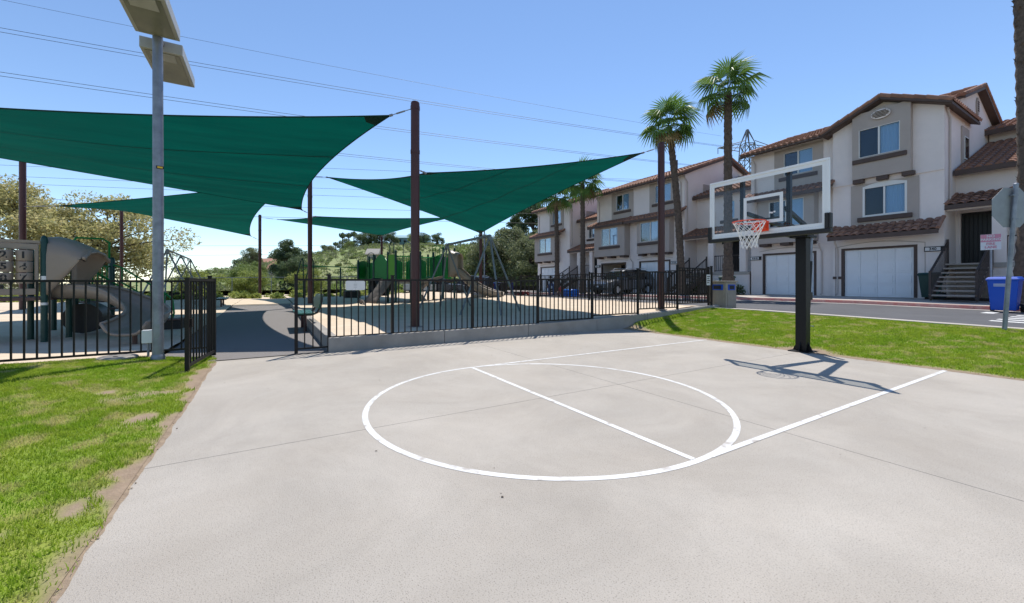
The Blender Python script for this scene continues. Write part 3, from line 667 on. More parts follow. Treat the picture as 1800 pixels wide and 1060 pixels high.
def window(h, x0, x1, z0, z1, y, sill=True, arch=False, lite=True):
    f = .075; m = MB(); yy = y-.015
    m.box(x0-.05, x1+.05, yy, y+.06, z1-.02, z1+.07).box(x0-.05, x1+.05, yy, y+.06, z0-.06, z0+.02).box(x0-.05, x0+.025, yy, y+.06, z0+.02, z1-.02).box(x1-.025, x1+.05, yy, y+.06, z0+.02, z1-.02)
    xm = (x0+x1)/2; m.box(xm-.03, xm+.03, y+.005, y+.07, z0+.02, z1-.02)
    if arch: m.prism([(lerp(x0-.05, x1+.05, k/8), yy+.004, z1+.071+.13*math.sin(math.pi*k/8)) for k in range(9)], (0, .05, 0))
    wd = m.build('window', 'winframe', h)
    for a, b in ((x0+.02, xm-.03), (xm+.03, x1-.02)): MB().box(a, b, y+.045, y+.055, z0+.02, z1-.02).build('pane', 'winglass', wd)
    n = 26; P = [[(lerp(xm+.0, x1-.02, k/n), y+.10+.018*(k % 2), z0), (lerp(xm, x1-.02, k/n), y+.10+.018*(k % 2), z1)] for k in range(n+1)]
    MB().grid(P).build('curtain', 'curtain', wd)
    MB().box(x0, xm, y+.14, y+.15, z0, z1).build('room_shade_panel', 'dark', wd)  # near-black sheet paints the unlit room behind the left pane
    if sill:
        MB().box(x0-.22, x1+.22, y-.10, y-.001, z0-.27, z0-.075).build('window_sill', 'trim', h, bevel=.015)
def garage(h, x0, x1, zb, zt, y, open_=False):
    m = MB(); m.box(x0-.11, x0, y-.02, y+.12, zb, zt).box(x1, x1+.11, y-.02, y+.12, zb, zt).box(x0-.11, x1+.11, y-.02, y+.12, zt, zt+.09)
    m.build('garage_frame', 'trim', h)
    if open_:
        MB().box(x0, x1, y+2.2, y+2.25, zb, zt).build('garage_shade_panel', 'dark', h); return  # back sheet coloured near-black as the inner shade of the garage
    d = MB().box(x0, x1, y+.08, y+.13, zb, zt).build('garage_door', 'door_w', h)
    W_, H_ = (x1-x0)/4, (zt-zb)/4
    me = MB()
    a, b = W_-.014, H_-.034
    me.box(.006, a, -.022, 0, .004, b); me.box(.08, a-.07, -.044, -.0225, .09, b-.09)
    me = me.mesh('door_panel', 'door_w')
    for i in range(4):
        for j in range(4): winst(me, 'door_panel', d, (x0+i*W_, y+.078, zb+j*H_))
def tiled_skirt(h, x0, x1, y_out, z_out, y_in, z_in, single=False, hipr=False):
    sl_ = math.hypot(y_in-y_out, z_in-z_out); us = Vector((0, y_in-y_out, z_in-z_out))/sl_
    m = MB().prism([(x0, y_out, z_out-.02), (x0, y_in, z_in-.02), (x0, y_in, z_in-.10), (x0, y_out, z_out-.12)], (x1-x0, 0, 0)); rf = m.build('skirt_roof', 'trim', h)
    MB().box(x0-.02, x1+.02, y_out-.05, y_out-.002, z_out-.17, z_out+.01).build('fascia', 'trim', h)
    if single:
        nc = int(round((x1-x0)/TP)); per = (x1-x0)/nc; nr = max(1, int(round(sl_/.33))); cr = sl_/nr; ang = math.atan2(us.z, us.y)
        for r in range(nr):
            for c in range(nc):
                p = Vector((x0+per*(c+.5), y_out, z_out+.0))+us*(r*cr)
                o = winst(TILE, 'tile', rf, p); o.rotation_euler = (ang+random.uniform(-.01, .01), random.uniform(-.02, .02), random.uniform(-.02, .02)); o.scale = (per/.27, cr/.36, 1)
    else:
        m = MB(); tile_field(m, (x0, y_out, z_out), (1, 0, 0), us, x1-x0, sl_, .33); m.build('tile_field', 'tile', rf, smooth=50, kind='stuff')
    for xx in (x0, x1):
        MB().tube([(xx, y_out-.02, z_out+.05), (xx, y_in, z_in+.05)], .07, 10).build('edge_tile', 'tile', rf, smooth=50)
def downspout(h, x, y, z0, z1, kink=True):
    pts = [(x, y-.35, z1), (x, y-.33, z1-.12), (x, y-.05, z1-.40), (x, y-.05, z0+.12), (x, y-.15, z0+.04)] if kink else [(x, y-.05, z1), (x, y-.05, z0+.12), (x, y-.15, z0+.04)]
    MB().tube(pts, .035, 8).build('downspout', 'downspout', h, smooth=40)
YF, ZE, ZR, YR, YB = 21.0, 8.42, 10.25, 25.6, 30.2
def plate(h, x, z, y, txt):
    s_ = MB().box(x-.30, x+.30, y-.05, y-.002, z-.10, z+.10).build('address_light', 'ink', h)
    MB().box(x-.27, x+.18, y-.056, y-.051, z-.07, z+.07).build('number_panel', 'signw', s_)
    if txt is None:                                   # number too far away to read: plain dark strokes
        for k in range(3): MB().box(x-.17+.11*k, x-.11+.11*k, y-.060, y-.0565, z-.045, z+.045).build('number_stroke', 'ink', s_)
        return
    me = text_mesh(txt, .15, 'ink', .004); o = link(me, 'house_number', s_); o.location = FR[h].inverted() @ Vector((x-.045, y-.059, z)); o.rotation_euler = (R(90), 0, 0)
def townhouse(label, x0, x1, zb, bays, wing_x, wing, lab_group='stucco townhouses across the road'):
    h = thing('townhouse', ((x0+x1)/2, YF, zb), label, 'house', lab_group)
    ops = []
    for b in bays:
        if b['t'] == 'box':
            ops += [(b['g'][0], b['g'][1], zb-.3, 2.78), (b['w3'][0], b['w3'][1], 6.92, 8.12)]
    zb0 = zb-.3
    gx1 = min([b['x0'] for b in bays if b['t'] == 'gable'] or [x1])
    m = MB(); wall_open(m, x0, gx1, zb0, ZE, YF, [o for o in ops]); m.build('front_wall', 'stucco', h)
    # side and back walls with gable
    for xx in (x0, x1):
        y0_ = (YF if (xx == x0 or gx1 == x1) else 20.72)+.006
        MB().prism([(xx, y0_, zb0), (xx, YB, zb0), (xx, YB, ZE), (xx, YR, ZR-.05), (xx, y0_, ZE-.02)], (.12 if xx == x0 else -.12, 0, 0)).build('side_wall', 'stucco', h)
    MB().box(x0, x1, YB-.1, YB, zb0, ZE).build('back_wall', 'stucco', h)
    # main roof
    ov = .55
    m = MB()
    pr = [(0, YF-ov, ZE-.02), (0, YR, ZR+.0), (0, YB+ov, ZE-.02), (0, YB+ov, ZE-.14), (0, YR, ZR-.14), (0, YF-ov, ZE-.14)]
    xr = x1+.25 if gx1 == x1 else gx1+.02
    m.prism([(x0-.25, b_, c_) for a_, b_, c_ in pr], (xr-x0+.25, 0, 0)); rf = m.build('roof', 'trim', h)
    us = Vector((0, YR-YF+ov, ZR-ZE+.02)); L = us.length
    YS = YF-ov
    if gx1 != x1:                                     # behind the cross gable the slope starts higher up
        YS = 22.3; zs_ = ZE-.02+us.z*(YS-YF+ov)/us.y
        MB().prism([(xr, YS, zs_), (xr, YR, ZR), (xr, YB+ov, ZE-.02), (xr, YB+ov, ZE-.14), (xr, YR, ZR-.14), (xr, YS, zs_-.12)], (x1+.25-xr, 0, 0)).build('roof_slope', 'trim', rf)
        m = MB(); u2 = Vector((0, YR-YS, ZR-zs_)); tile_field(m, (xr, YS, zs_+.005), (1, 0, 0), u2, x1+.25-xr, u2.length); m.build('tile_field', 'tile', rf, smooth=50, kind='stuff')
    m = MB(); tile_field(m, (x0-.25, YF-ov, ZE-.015), (1, 0, 0), us, xr-x0+.25, L); tile_field(m, (x0-.25, YB+ov, ZE-.015), (1, 0, 0), Vector((0, -us.y, us.z)), x1-x0+.5, L)
    m.build('tile_field', 'tile', rf, smooth=50, kind='stuff')
    n = int((x1-x0+.5)/.4); rm = MB().tube([(0, -.21, 0), (0, .21, .03)], .10, 8).mesh('ridge_tile', 'tile', 40)
    for k in range(n): winst(rm, 'ridge_tile', rf, (x0-.25+.4*(k+.5), YR, ZR+.06), R(90))
    for xx in (x0-.25, x1+.25):
        for sg_ in (1, -1):
            k_ = int(L/.36)
            for k in range(k_):
                a = (YF-ov if sg_ > 0 else YB+ov)+sg_*us.y*(k+.5)/k_
                if sg_ > 0 and xx > x1 and a < YS: continue
                o = winst(rm, 'rake_tile', rf, (xx, a, ZE+us.z*(k+.5)/k_+.04)); o.rotation_euler = (sg_*math.atan2(us.z, us.y), 0, 0); o.scale = (.8, .95, .8)
        for sg_ in (1, -1):
            ya_ = (YS if xx > x1 else YF-ov) if sg_ > 0 else YB+ov; za_ = ZE+(us.z*(ya_-YF+ov)/us.y if sg_ > 0 else 0)
            MB().beam((xx, ya_, za_-.08), (xx, YR, ZR-.06), .05, .14).build('rake_board', 'trim', rf)
    MB().tube([(x0-.28, YF-ov-.04, ZE-.10), (xr, YF-ov-.04, ZE-.10)], .06, 8).build('gutter', 'trim', rf, smooth=40)
    v = MB().prism([(x1+.003, YR+.35*math.cos(a)*.62, ZR-.85+.42*math.sin(a)) for a in np.linspace(0, 2*math.pi, 13)[:-1]], (.05, 0, 0)).build('gable_vent', 'stucco2', h)
    for k in range(5): MB().box(x1+.054, x1+.07, YR-.12, YR+.12, ZR-1.08+.1*k, ZR-1.03+.1*k).build('slat', 'trim', v)
    # bays
    for b in bays:
        if b['t'] == 'box':
            a0, a1 = b['bx']; pr_ = b.get('pr', .6); yb = YF-pr_
            m = MB(); wall_open(m, a0, a1, 3.35, 5.80, yb, [(b['w2'][0], b['w2'][1], 4.20, 5.55)], .14)
            m.add([(a0, yb, 3.35), (a0, YF, 3.35), (a0, YF, 5.8), (a0, yb, 5.8)], [(0, 3, 2, 1)]).add([(a1, yb, 3.35), (a1, YF, 3.35), (a1, YF, 5.8), (a1, yb, 5.8)], [(0, 1, 2, 3)])
            m.add([(a0, yb, 3.35), (a1, yb, 3.35), (a1, YF, 3.35), (a0, YF, 3.35)], [(0, 3, 2, 1)]); m.build('bay_wall', 'stucco2', h)
            window(h, *b['w2'], 4.20, 5.55, yb+.02); window(h, *b['w3'], 6.92, 8.12, YF+.02, arch=True)
            x3 = b['w3']; m = MB(); wall_open(m, x3[0]-.45, x3[1]+.45, 6.15, ZE-.1, YF-.03, [(x3[0], x3[1], 6.92, 8.12)], .03); m.build('wall_panel', 'stucco2', h)
            for k in range(3):
                xc = lerp(a0+.3, a1-.3, k/2); MB().box(xc-.22, xc+.22, yb+.02, YF, 3.20, 3.347).build('corbel', 'trim', h, bevel=.02)
            tiled_skirt(h, b['x0']-.1, b['x1']+.12, yb-.35, 5.80, YF, 6.22)
            garage(h, *b['g'], zb-.02, 2.76, YF, b.get('open', False))
            MB().prism([(lerp(b['g'][0]-.3, b['g'][1]+.3, k/10), YF-.001, 2.98+.14*math.sin(math.pi*k/10)) for k in range(11)]+[(lerp(b['g'][1]+.3, b['g'][0]-.3, k/10), YF-.001, 2.955+.14*math.sin(math.pi*(1-k/10))) for k in range(11)], (0, -.012, 0)).build('arch_reveal', 'stucco2', h)
            for xx in b.get('ds', ()): downspout(h, xx, YF, zb, 3.2)
            for xx in b.get('ds3', ()): downspout(h, xx, YF, 6.2, ZE-.1)
        else:
            a0, a1 = b['x0'], b['x1']; yg = 20.72; zp = 9.27; xm = (a0+a1)/2
            m = MB(); wall_open(m, a0, a1, zb0, ZE, yg, [(b['g'][0], b['g'][1], zb0, 2.78), (b['w2'][0], b['w2'][1], 4.28, 5.52), (b['w3'][0]-.05, b['w3'][1]+.05, 6.85, 8.2)])
            m.add([(a0, yg, ZE), (a1, yg, ZE), (xm, yg, zp)], [(0, 1, 2)]).add([(a0, yg, zb0), (a0, YF+.1, zb0), (a0, YF+.1, ZE), (a0, yg, ZE)], [(0, 3, 2, 1)])
            m.build('front_wall', 'stucco', h)
            # cross-gable roof
            us2 = Vector((xm-a0+.3, 0, zp-ZE+.13)); L2 = us2.length
            for sg_ in (1, -1):
                ex = a0-.3 if sg_ > 0 else a1+.3; q = [(ex, ZE-.05), (xm, zp+.08)]
                m = MB().prism([(q[0][0], yg-.4, q[0][1]), (q[1][0], yg-.4, q[1][1]), (q[1][0], yg-.4, q[1][1]-.13), (q[0][0], yg-.4, q[0][1]-.13)], (0, 4.2, 0)); r2 = m.build('gable_roof', 'trim', h)
                m = MB(); tile_field(m, (ex, yg-.42, ZE-.045), (0, 1, 0), Vector((sg_*us2.x, 0, us2.z)), 4.2, L2); m.build('tile_field', 'tile', r2, smooth=50, kind='stuff')
                k_ = 6
                for k in range(k_):
                    o = winst(rm, 'rake_tile', r2, (ex+sg_*us2.x*(k+.5)/k_, yg-.42, ZE+us2.z*(k+.5)/k_)); o.rotation_euler = (math.atan2(us2.z, us2.x), 0, -sg_*R(90)); o.scale = (.9, 1.05, .9)
                MB().beam((ex, yg-.45, ZE-.09), (xm, yg-.45, zp+.03), .04, .11).build('rake_board', 'trim', r2)
            v = MB().prism([(xm+.33*math.cos(a), yg-.32, 8.62+.2*math.sin(a)) for a in np.linspace(0, 2*math.pi, 17)[:-1]], (0, -.05, 0)).build('gable_vent', 'stucco', h)
            for k in range(5): MB().box(xm-.3*math.cos((k-2)*.45), xm+.3*math.cos((k-2)*.45), yg-.40, yg-.371, 8.49+.06*k, 8.52+.06*k).build('slat', 'trim', v)
            # popped-out upper panel
            p0, p1 = b['pp']; yp = yg-.26
            m = MB(); wall_open(m, p0, p1, 5.95, 8.9, yp, [(b['w3'][0], b['w3'][1], 6.9, 8.15)], .14)
            for xx in (p0, p1): m.add([(xx, yp, 5.95), (xx, yg, 5.95), (xx, yg, 8.9), (xx, yp, 8.9)], [(0, 1, 2, 3)])
            m.add([(p0, yp, 5.95), (p1, yp, 5.95), (p1, yg, 5.95), (p0, yg, 5.95)], [(0, 3, 2, 1)]); m.build('bay_wall', 'stucco2', h)
            window(h, *b['w3'], 6.9, 8.15, yp+.02); window(h, *b['w2'], 4.28, 5.52, yg-.034, arch=True)
            m = MB(); wall_open(m, p0-.12, p1+.2, 3.9, 5.72, yg-.035, [(b['w2'][0], b['w2'][1], 4.28, 5.52)], .03); m.build('wall_panel', 'stucco2', h)
            MB().box(a0, p0-.002, yg-.05, yg-.001, 5.80, 5.90).build('string_course', 'stucco', h); MB().box(p1+.002, a1, yg-.05, yg-.001, 5.80, 5.90).build('string_course', 'stucco', h)
            for k in range(3):
                xc = lerp(p0+.2, p1-.1, k/2); MB().box(xc-.2, xc+.2, yp+.02, yg-.04, 5.76, 5.947).build('corbel', 'trim', h, bevel=.02)
            tiled_skirt(h, a0+.1, a1-.02, yg-.75, 3.36, yg, 3.86, single=True)
            garage(h, *b['g'], zb-.02, 2.76, yg)
            m = MB(); xa, xb = b['g'][0]-.35, b['g'][1]+.35
            m.prism([(lerp(xa, xb, k/12), yg-.001, 2.93+.17*math.sin(math.pi*k/12)) for k in range(13)]+[(lerp(xb, xa, k/12), yg-.001, 2.90+.17*math.sin(math.pi*(1-k/12))) for k in range(13)], (0, -.012, 0))
            m.box(xa, xa+.02, yg-.014, yg-.0015, zb0, 2.90).box(xb-.02, xb, yg-.014, yg-.0015, zb0, 2.90).build('arch_reveal', 'stucco2', h)
            for xx in b.get('ds', ()): downspout(h, xx, yg, zb, 3.25)
            MB().box(a0+.02, b['g'][0]-.12, yg-.06, yg-.002, 1.42, 1.54).build('belt_rail', 'trim', h)
            plate(h, b['g'][1]+.62, 2.62, yg, '340')
    for b in bays:
        if b.get('no'): plate(h, b['g'][0 if b['no'] < 0 else 1]+.48*b['no'], 2.62, YF, None)
    downspout(h, x1+.05, 21.3, 4.6, ZE-.1); MB().tube([((x0+x1)/2+1, YR-1.2, ZR-.6), ((x0+x1)/2+1, YR-1.2, ZR+.45)], .09, 10).build('vent_pipe', 'trim', h, smooth=40)
    # narrow side window
    sw = MB().box(x1+.001, x1+.05, 23.0, 24.1, 6.3, 8.0).build('wall_panel', 'stucco2', h)
    MB().box(x1+.05, x1+.08, 23.25, 23.85, 6.6, 7.6).build('window', 'winframe', h)
    for k in range(2): MB().box(x1+.081, x1+.09, 23.30+.27*k, 23.53+.27*k, 6.66, 7.54).build('pane', 'carglass', sw)
    # entry wing on the right, set back
    a0, a1 = x1, wing_x; yw = 22.3; zl = wing['land']; ze = wing['eave']
    m = MB(); d0, d1 = wing['door']; o_ = [(d0, d1, zl, zl+2.15)]
    if 'win' in wing: o_.append(wing['win'])
    if 'win2' in wing: o_.append(wing['win2'])
    wall_open(m, a0, a1, zb0, ze+.1, yw, o_, .15); m.build('wing_wall', 'stucco', h)
    MB().box(a0+.01, a1, 27.4, 27.5, zb0, ze+1.9).build('back_wall', 'stucco', h)
    MB().prism([(a1, yw, zb0), (a1, 27.5, zb0), (a1, 27.5, ze+2.0), (a1, yw, ze)], (-.1, 0, 0)).build('side_wall', 'stucco', h)
    dr = MB().box(d0+.02, d1-.02, yw+.10, yw+.15, zl+.01, zl+2.13).build('front_door', 'doorblack', h)
    for k in range(7): MB().box(lerp(d0+.1, d1-.1, k/6)-.012, lerp(d0+.1, d1-.1, k/6)+.012, yw+.075, yw+.099, zl+.08, zl+2.06).build('door_bar', 'black', dr)
    MB().box(d1-.16, d1-.10, yw+.05, yw+.098, zl+1.0, zl+1.10).box(d1-.16, d1-.10, yw+.05, yw+.098, zl+.86, zl+.94).build('handle', 'chrome', dr)
    MB().box(d0-.26, d0-.14, yw-.10, yw-.002, zl+1.80, zl+1.98).build('wall_light', 'ink', h)
    if 'win' in wing: window(h, *wing['win'], yw+.02, sill=False)
    if 'win2' in wing: window(h, *wing['win2'], yw+.02)
    # upper roof of the wing
    us = Vector((0, 5.6, 2.15)); m = MB().prism([(a0+.02, yw-.45, ze), (a0+.02, yw-.45+us.y, ze+us.z), (a0+.02, yw-.45+us.y, ze+us.z-.14), (a0+.02, yw-.45, ze-.14)], (a1-a0+.25, 0, 0)); r3 = m.build('wing_roof', 'trim', h)
    m = MB(); tile_field(m, (a0+.02, yw-.45, ze+.005), (1, 0, 0), us, a1-a0+.25, us.length); m.build('tile_field', 'tile', r3, smooth=50, kind='stuff')
    MB().box(a0+.03, a1+.26, yw-.53, yw-.452, ze-.18, ze+.02).build('fascia', 'trim', r3)
    # porch
    tiled_skirt(h, a0+.02, a1-.02, 20.75, zl+2.33, yw, zl+2.93, single=wing.get('single', False))
    MB().box(a0+.02, a1-.04, 20.86, 21.06, zl+2.12, zl+2.29).build('porch_beam', 'stucco', h)
    for xx in wing['cols']: MB().box(xx-.18, xx+.18, 20.84, 21.08, zl, zl+2.12).build('porch_column', 'stucco', h)
    MB().box(a0+.02, a1-.04, 20.80, yw, zl-.18, zl).build('landing', 'sidewalk', h)
    MB().box(a0+.02, wing['st'][0]-.02, 20.83, 20.98, zb0, zl-.18).box(wing['st'][1]+.02, a1-.04, 20.83, 20.98, zb0, zl-.18).build('landing_wall', 'stucco', h)
    s0, s1 = wing['st']; n = 8; rise = (zl-zb)/n; run = .27
    for k in range(n):
        y_ = 20.80-run*(n-k); MB().box(s0, s1, y_-.02, y_+run, zb+rise*(k+1)-.06, zb+rise*(k+1)).build('step', 'tread', h)
    for xx in (s0, s1):
        sg_ = MB().beam((xx, 20.78, zl-.12), (xx, 20.80-run*n, zb+.06), .06, .26).build('stringer', 'wood', h)
        rl = MB().beam((xx, 20.80, zl+.86), (xx, 20.80-run*n, zb+1.0), .05, .06); rl.box(xx-.035, xx+.035, 20.77, 20.83, zl-.1, zl+.98); rl.box(xx-.035, xx+.035, 20.80-run*n-.03, 20.80-run*n+.03, zb, zb+1.05); rl = rl.build('stair_rail', 'rail', h)
        bm = MB().box(-.009, .009, -.009, .009, 0, .86).mesh('baluster', 'rail')
        for k in range(1, 16): t_ = k/16; winst(bm, 'baluster', rl, (xx, 20.80-run*n*t_, lerp(zl-.0, zb+.14, t_)))
    for xa, xb in wing['balc']:
        rl = MB().box(xa, xb, 20.90, 20.94, zl+.95, zl+1.0).box(xa, xb, 20.90, 20.94, zl+.06, zl+.10).build('balcony_rail', 'rail', h)
        bm = MB().box(-.009, .009, -.009, .009, 0, .85).mesh('baluster', 'rail')
        for k in range(int((xb-xa)/.12)+1): winst(bm, 'baluster', rl, (xa+.02+.12*k, 20.92, zl+.1))
    return h
townhouse('cream stucco townhouse with number 340 beside its white garage door', -9.2, -1.45, .63,
    [dict(t='box', x0=-9.2, x1=-5.3, g=(-8.45, -6.1), w3=(-7.5, -6.15), bx=(-8.6, -5.9), w2=(-8.0, -6.35), ds=(-5.75,), ds3=(-8.95,), no=-1, pr=.5),
     dict(t='gable', x0=-5.2, x1=-1.45, g=(-4.75, -2.35), w3=(-4.12, -2.72), w2=(-4.0, -2.6), pp=(-4.36, -2.38), ds=(-5.0,))],
    6.5, dict(land=2.0, eave=5.85, door=(-1.32, -.38), st=(-1.38, -.22), cols=(-.05,), win=(.25, 1.9, 2.6, 4.1), balc=[(.12, 3.5)], single=True))
townhouse('cream stucco townhouse with one garage open behind the parked grey car', -21.8, -13.5, .52,
    [dict(t='box', x0=-21.8, x1=-18.2, g=(-21.2, -18.7), w3=(-19.65, -18.3), bx=(-21.5, -18.2), w2=(-20.7, -18.9), open=True, ds=(-17.9,), ds3=(-21.5,), no=-1),
     dict(t='box', x0=-18.05, x1=-13.5, g=(-17.2, -14.7), w3=(-15.9, -14.55), bx=(-17.1, -14.3), w2=(-16.8, -15.0), no=1, pr=.5, ds3=(-13.75,))],
    -9.22, dict(land=1.9, eave=6.95, door=(-11.4, -10.5), st=(-13.0, -11.8), cols=(-11.55, -9.6), win2=(-11.6, -10.9, 5.3, 6.4), balc=[(-11.35, -9.8)]))
townhouse('cream stucco townhouse at the end of the row, next to the hillside', -30.5, -25.4, .45,
    [dict(t='box', x0=-30.5, x1=-26.2, g=(-29.9, -27.4), w3=(-28.0, -26.7), bx=(-30.2, -26.8), w2=(-29.4, -27.5), pr=.6, ds3=(-30.2,))],
    -21.82, dict(land=1.8, eave=6.95, door=(-23.9, -23.0), st=(-25.2, -24.1), cols=(-24.0, -22.4), win2=(-24.3, -23.5, 5.3, 6.4), balc=[(-23.8, -22.6)]))
# higher block behind the entry of the nearest house
hb = thing('townhouse', (3, 30, .6), 'upper storey of the stucco house rising behind the entry porch roof', 'house')
MB().box(-1.4, 9, 27.6, 33, .6, 8.6).build('wall', 'stucco', hb)
us = Vector((0, 3.2, 1.1)); m = MB().prism([(-1.6, 27.1, 8.5), (-1.6, 30.3, 9.6), (-1.6, 33.5, 8.5)], (11, 0, 0)); r4 = m.build('roof', 'trim', hb)
m = MB(); tile_field(m, (-1.6, 27.05, 8.53), (1, 0, 0), us, 11, us.length); m.build('tile_field', 'tile', r4, smooth=50, kind='stuff')
MB().box(-1.62, 9.4, 27.0, 27.06, 8.32, 8.55).build('fascia', 'trim', r4)

# ---------------------------------------------------------------- bins, signs
def cart(loc, rz, m_, label, lid_open=False):
    t = thing('wheeled_bin', loc, label, 'bin', 'wheeled bins by the houses', rz)
    b = MB().hexa([(-.24,-.26,.06),(.24,-.26,.06),(.24,.24,.06),(-.24,.24,.06),(-.30,-.36,.96),(.30,-.36,.96),(.30,.34,.96),(-.30,.34,.96)]); b.box(-.32, .32, -.38, .36, .93, .965)
    b.build('body', m_, t, world=False, bevel=.015)
    MB().hexa([(-.33,-.40,.97),(.33,-.40,.97),(.33,.40,.97),(-.33,.40,.97),(-.28,-.34,1.04),(.28,-.34,1.04),(.28,.36,1.06),(-.28,.36,1.06)]).build('lid', m_, t, world=False, bevel=.01)
    MB().tube([(-.26, .42, .94), (-.26, .47, .96), (.26, .47, .96), (.26, .42, .94)], .018, 6).build('handle', m_, t, world=False)
    for s_ in (-1, 1):
        wm = MB(); wm.tube([(s_*.26, .30, .13), (s_*.33, .30, .13)], .13, 16); wm.build('wheel', 'tyre', t, world=False, smooth=40)
    for k in range(2): MB().box(-.17, .13-.06*k, -.362+.022*k*0, -.352, .82-.05*k, .845-.05*k).build('lettering', 'bingrey', t, world=False)
    return t
cart((.75, 16.35, road_z(.75)-.02), R(0), 'binblue', 'bright blue wheeled bin standing in the gutter by the no parking sign')
cart((1.55, 16.4, road_z(1.5)-.02), R(4), 'binblue', 'blue wheeled bin beside another blue bin, farther from the entry stairs')
cart((-1.72, 20.25, .60), R(-80), 'bingreen', 'dark green wheeled bin between the number 340 garage and entry stairs')
cart((-9.35, 18.9, .57), R(10), 'bingreen', 'dark green wheeled bin beside the trunk of the tallest palm')
cart((-28.9, 15.2, .26), R(0), 'binblue', 'small blue wheeled bin by the far end of the road')
cart((-28.2, 15.5, .26), R(0), 'blackplastic', 'black wheeled bin beside a small blue bin')
tb = thing('litter_bin', (-4.33, 10.3, .46), 'tan square litter bin with blue openings at the end of the curb fence', 'litter bin')
MB().box(-4.62, -4.04, 10.02, 10.60, .42, 1.26).build('housing', 'bintan', tb, bevel=.02)
for fx_, fy_, dx_, dy_ in ((-4.33, 10.02, 1, 0), (-4.04, 10.31, 0, 1)):
    o_ = .02
    def side(a0, a1, z0, z1, d0, d1, name, m_, par): 
        if dx_: return MB().box(fx_+a0, fx_+a1, fy_-d1, fy_-d0, z0, z1).build(name, m_, par)
        return MB().box(fx_+d0, fx_+d1, fy_+a0, fy_+a1, z0, z1).build(name, m_, par)
    side(-.22, .22, .50, .90, .002, .018, 'door', 'bintan', tb)
    f_ = side(-.19, .19, 1.0, 1.18, .002, .016, 'opening_frame', 'binblue', tb); side(-.13, .13, 1.03, 1.15, .0165, .02, 'opening', 'dark', f_)
MB().box(-4.66, -4.0, 9.98, 10.64, 1.261, 1.30).build('top', 'bintan', tb, bevel=.015)
st = thing('stop_sign', (1.78, 9.30, .33), 'leaning galvanised sign post with octagonal stop plate seen from behind', 'sign')
lean = Vector((.045, .065, 0)); px = lambda z: (1.78+lean.x*(z-.33)*1.0, 9.30+lean.y*(z-.33)*.6, z)
MB().tube([px(.1), px(3.05)], .034, 12).build('post', 'galv', st, smooth=40)
MB().rev([(.036, 0), (.036, .02), (.02, .04)], 10, px(3.05)).build('cap', 'galv', st)
oc = Vector(px(2.64)); nn_ = Vector((-.86, .51, 0)); ax = Vector((nn_.y, -nn_.x, 0))
pl = [oc+nn_*.04+ax*.40*math.cos(R(22.5+45*k))+Vector((0, 0, .40*math.sin(R(22.5+45*k)))) for k in range(8)]
MB().prism(pl, nn_*.004).build('octagon_plate', 'signback', st)
MB().prism([p+nn_*.0045 for p in [oc+nn_*.04+ax*.385*math.cos(R(22.5+45*k))+Vector((0, 0, .385*math.sin(R(22.5+45*k)))) for k in range(8)]], nn_*.001).build('red_face', 'red', st)
for zz in (2.42, 2.86): MB().beam(oc+Vector((0, 0, zz-2.64))-ax*.05+nn_*.0, oc+Vector((0, 0, zz-2.64))+ax*.05+nn_*.0, .05, .03).build('clamp', 'galv', st)
ns = thing('parking_sign', (.30, 17.45, .5), 'faded pink and white no parking fire lane sign on thin post', 'sign')
MB().tube([(.30, 17.45, .3), (.30, 17.45, 2.75)], .028, 10).build('post', 'galv', ns, smooth=40)
pl_ = MB().box(.08, .52, 17.405, 17.415, 2.30, 2.80).build('plate', 'signw', ns)
MB().box(.085, .515, 17.4025, 17.4045, 2.555, 2.795).build('faded_panel', 'signpink', pl_)
for txt, z, sz, m_ in (('NO', 2.735, .11, 'signw'), ('PARKING', 2.63, .105, 'signw'), ('FIRE', 2.49, .105, 'signpink'), ('LANE', 2.385, .105, 'signpink')):
    o = link(text_mesh(txt, sz, m_, .003), 'lettering', pl_); o.location = FR[ns].inverted() @ Vector((.30, 17.399, z)); o.rotation_euler = (R(90), 0, 0)
# planting beds by the houses
MB().box(-1.9, .6, 20.2, 20.79, .3, .655).build('planting_bed', 'mulch', None, kind='structure')
MB().box(-13.3, -9.3, 18.2, 20.7, .3, .60).build('planting_bed', 'mulch', None, kind='structure')

# ---------------------------------------------------------------- play set by the lawn (number panel, hooded slide)
def cham(m, p, r, z0, z1, n=14):
    if r == .065: r = .05                     # round-topped post
    m.rev([(r, z0), (r, z1-.06), (r*.85, z1-.02), (r*.45, z1+.012), (.01, z1+.02)], n, (p.x, p.y, 0)); return m
ps = thing('play_set', S(-9.6, 8.0, .07), 'tan and green play set with number panel and curved hooded slide', 'play structure')
F0, F1, F2, F3 = S(-9.85, 7.05), S(-9.02, 7.80), S(-10.02, 8.42), S(-10.80, 7.75)
G1, G2, G3 = S(-9.42, 8.60), S(-10.02, 9.55), S(-11.1, 9.8)
zg = .07; DK = .95
for p, zt in ((F0, 2.12), (F1, 2.12), (F2, 2.0), (F3, 2.1), (G1, 1.2), (G2, 1.95), (G3, 1.9)): cham(MB(), p, .065, zg-.1, zt).build('post', 'dgreen', ps, smooth=40)
for zz, hh in ((1.27, .09), (.80, .05)):
    MB().tube([(F1.x, F1.y, zz), (F1.x, F1.y, zz+hh)], 0.0512, 14, caps=False).build('sticker', 'chrome', ps, smooth=40)
MB().tube([(G2.x, G2.y, 1.35), (G2.x, G2.y, 1.75)], 0.0512, 14, caps=False).build('sticker', 'chrome', ps, smooth=40)
for quad_ in ((F0, F1, F2, F3), (F1, G1, G2, F2)):
    MB().prism([(q.x, q.y, DK-.06) for q in quad_], (0, 0, .06)).build('deck', 'deck', ps)
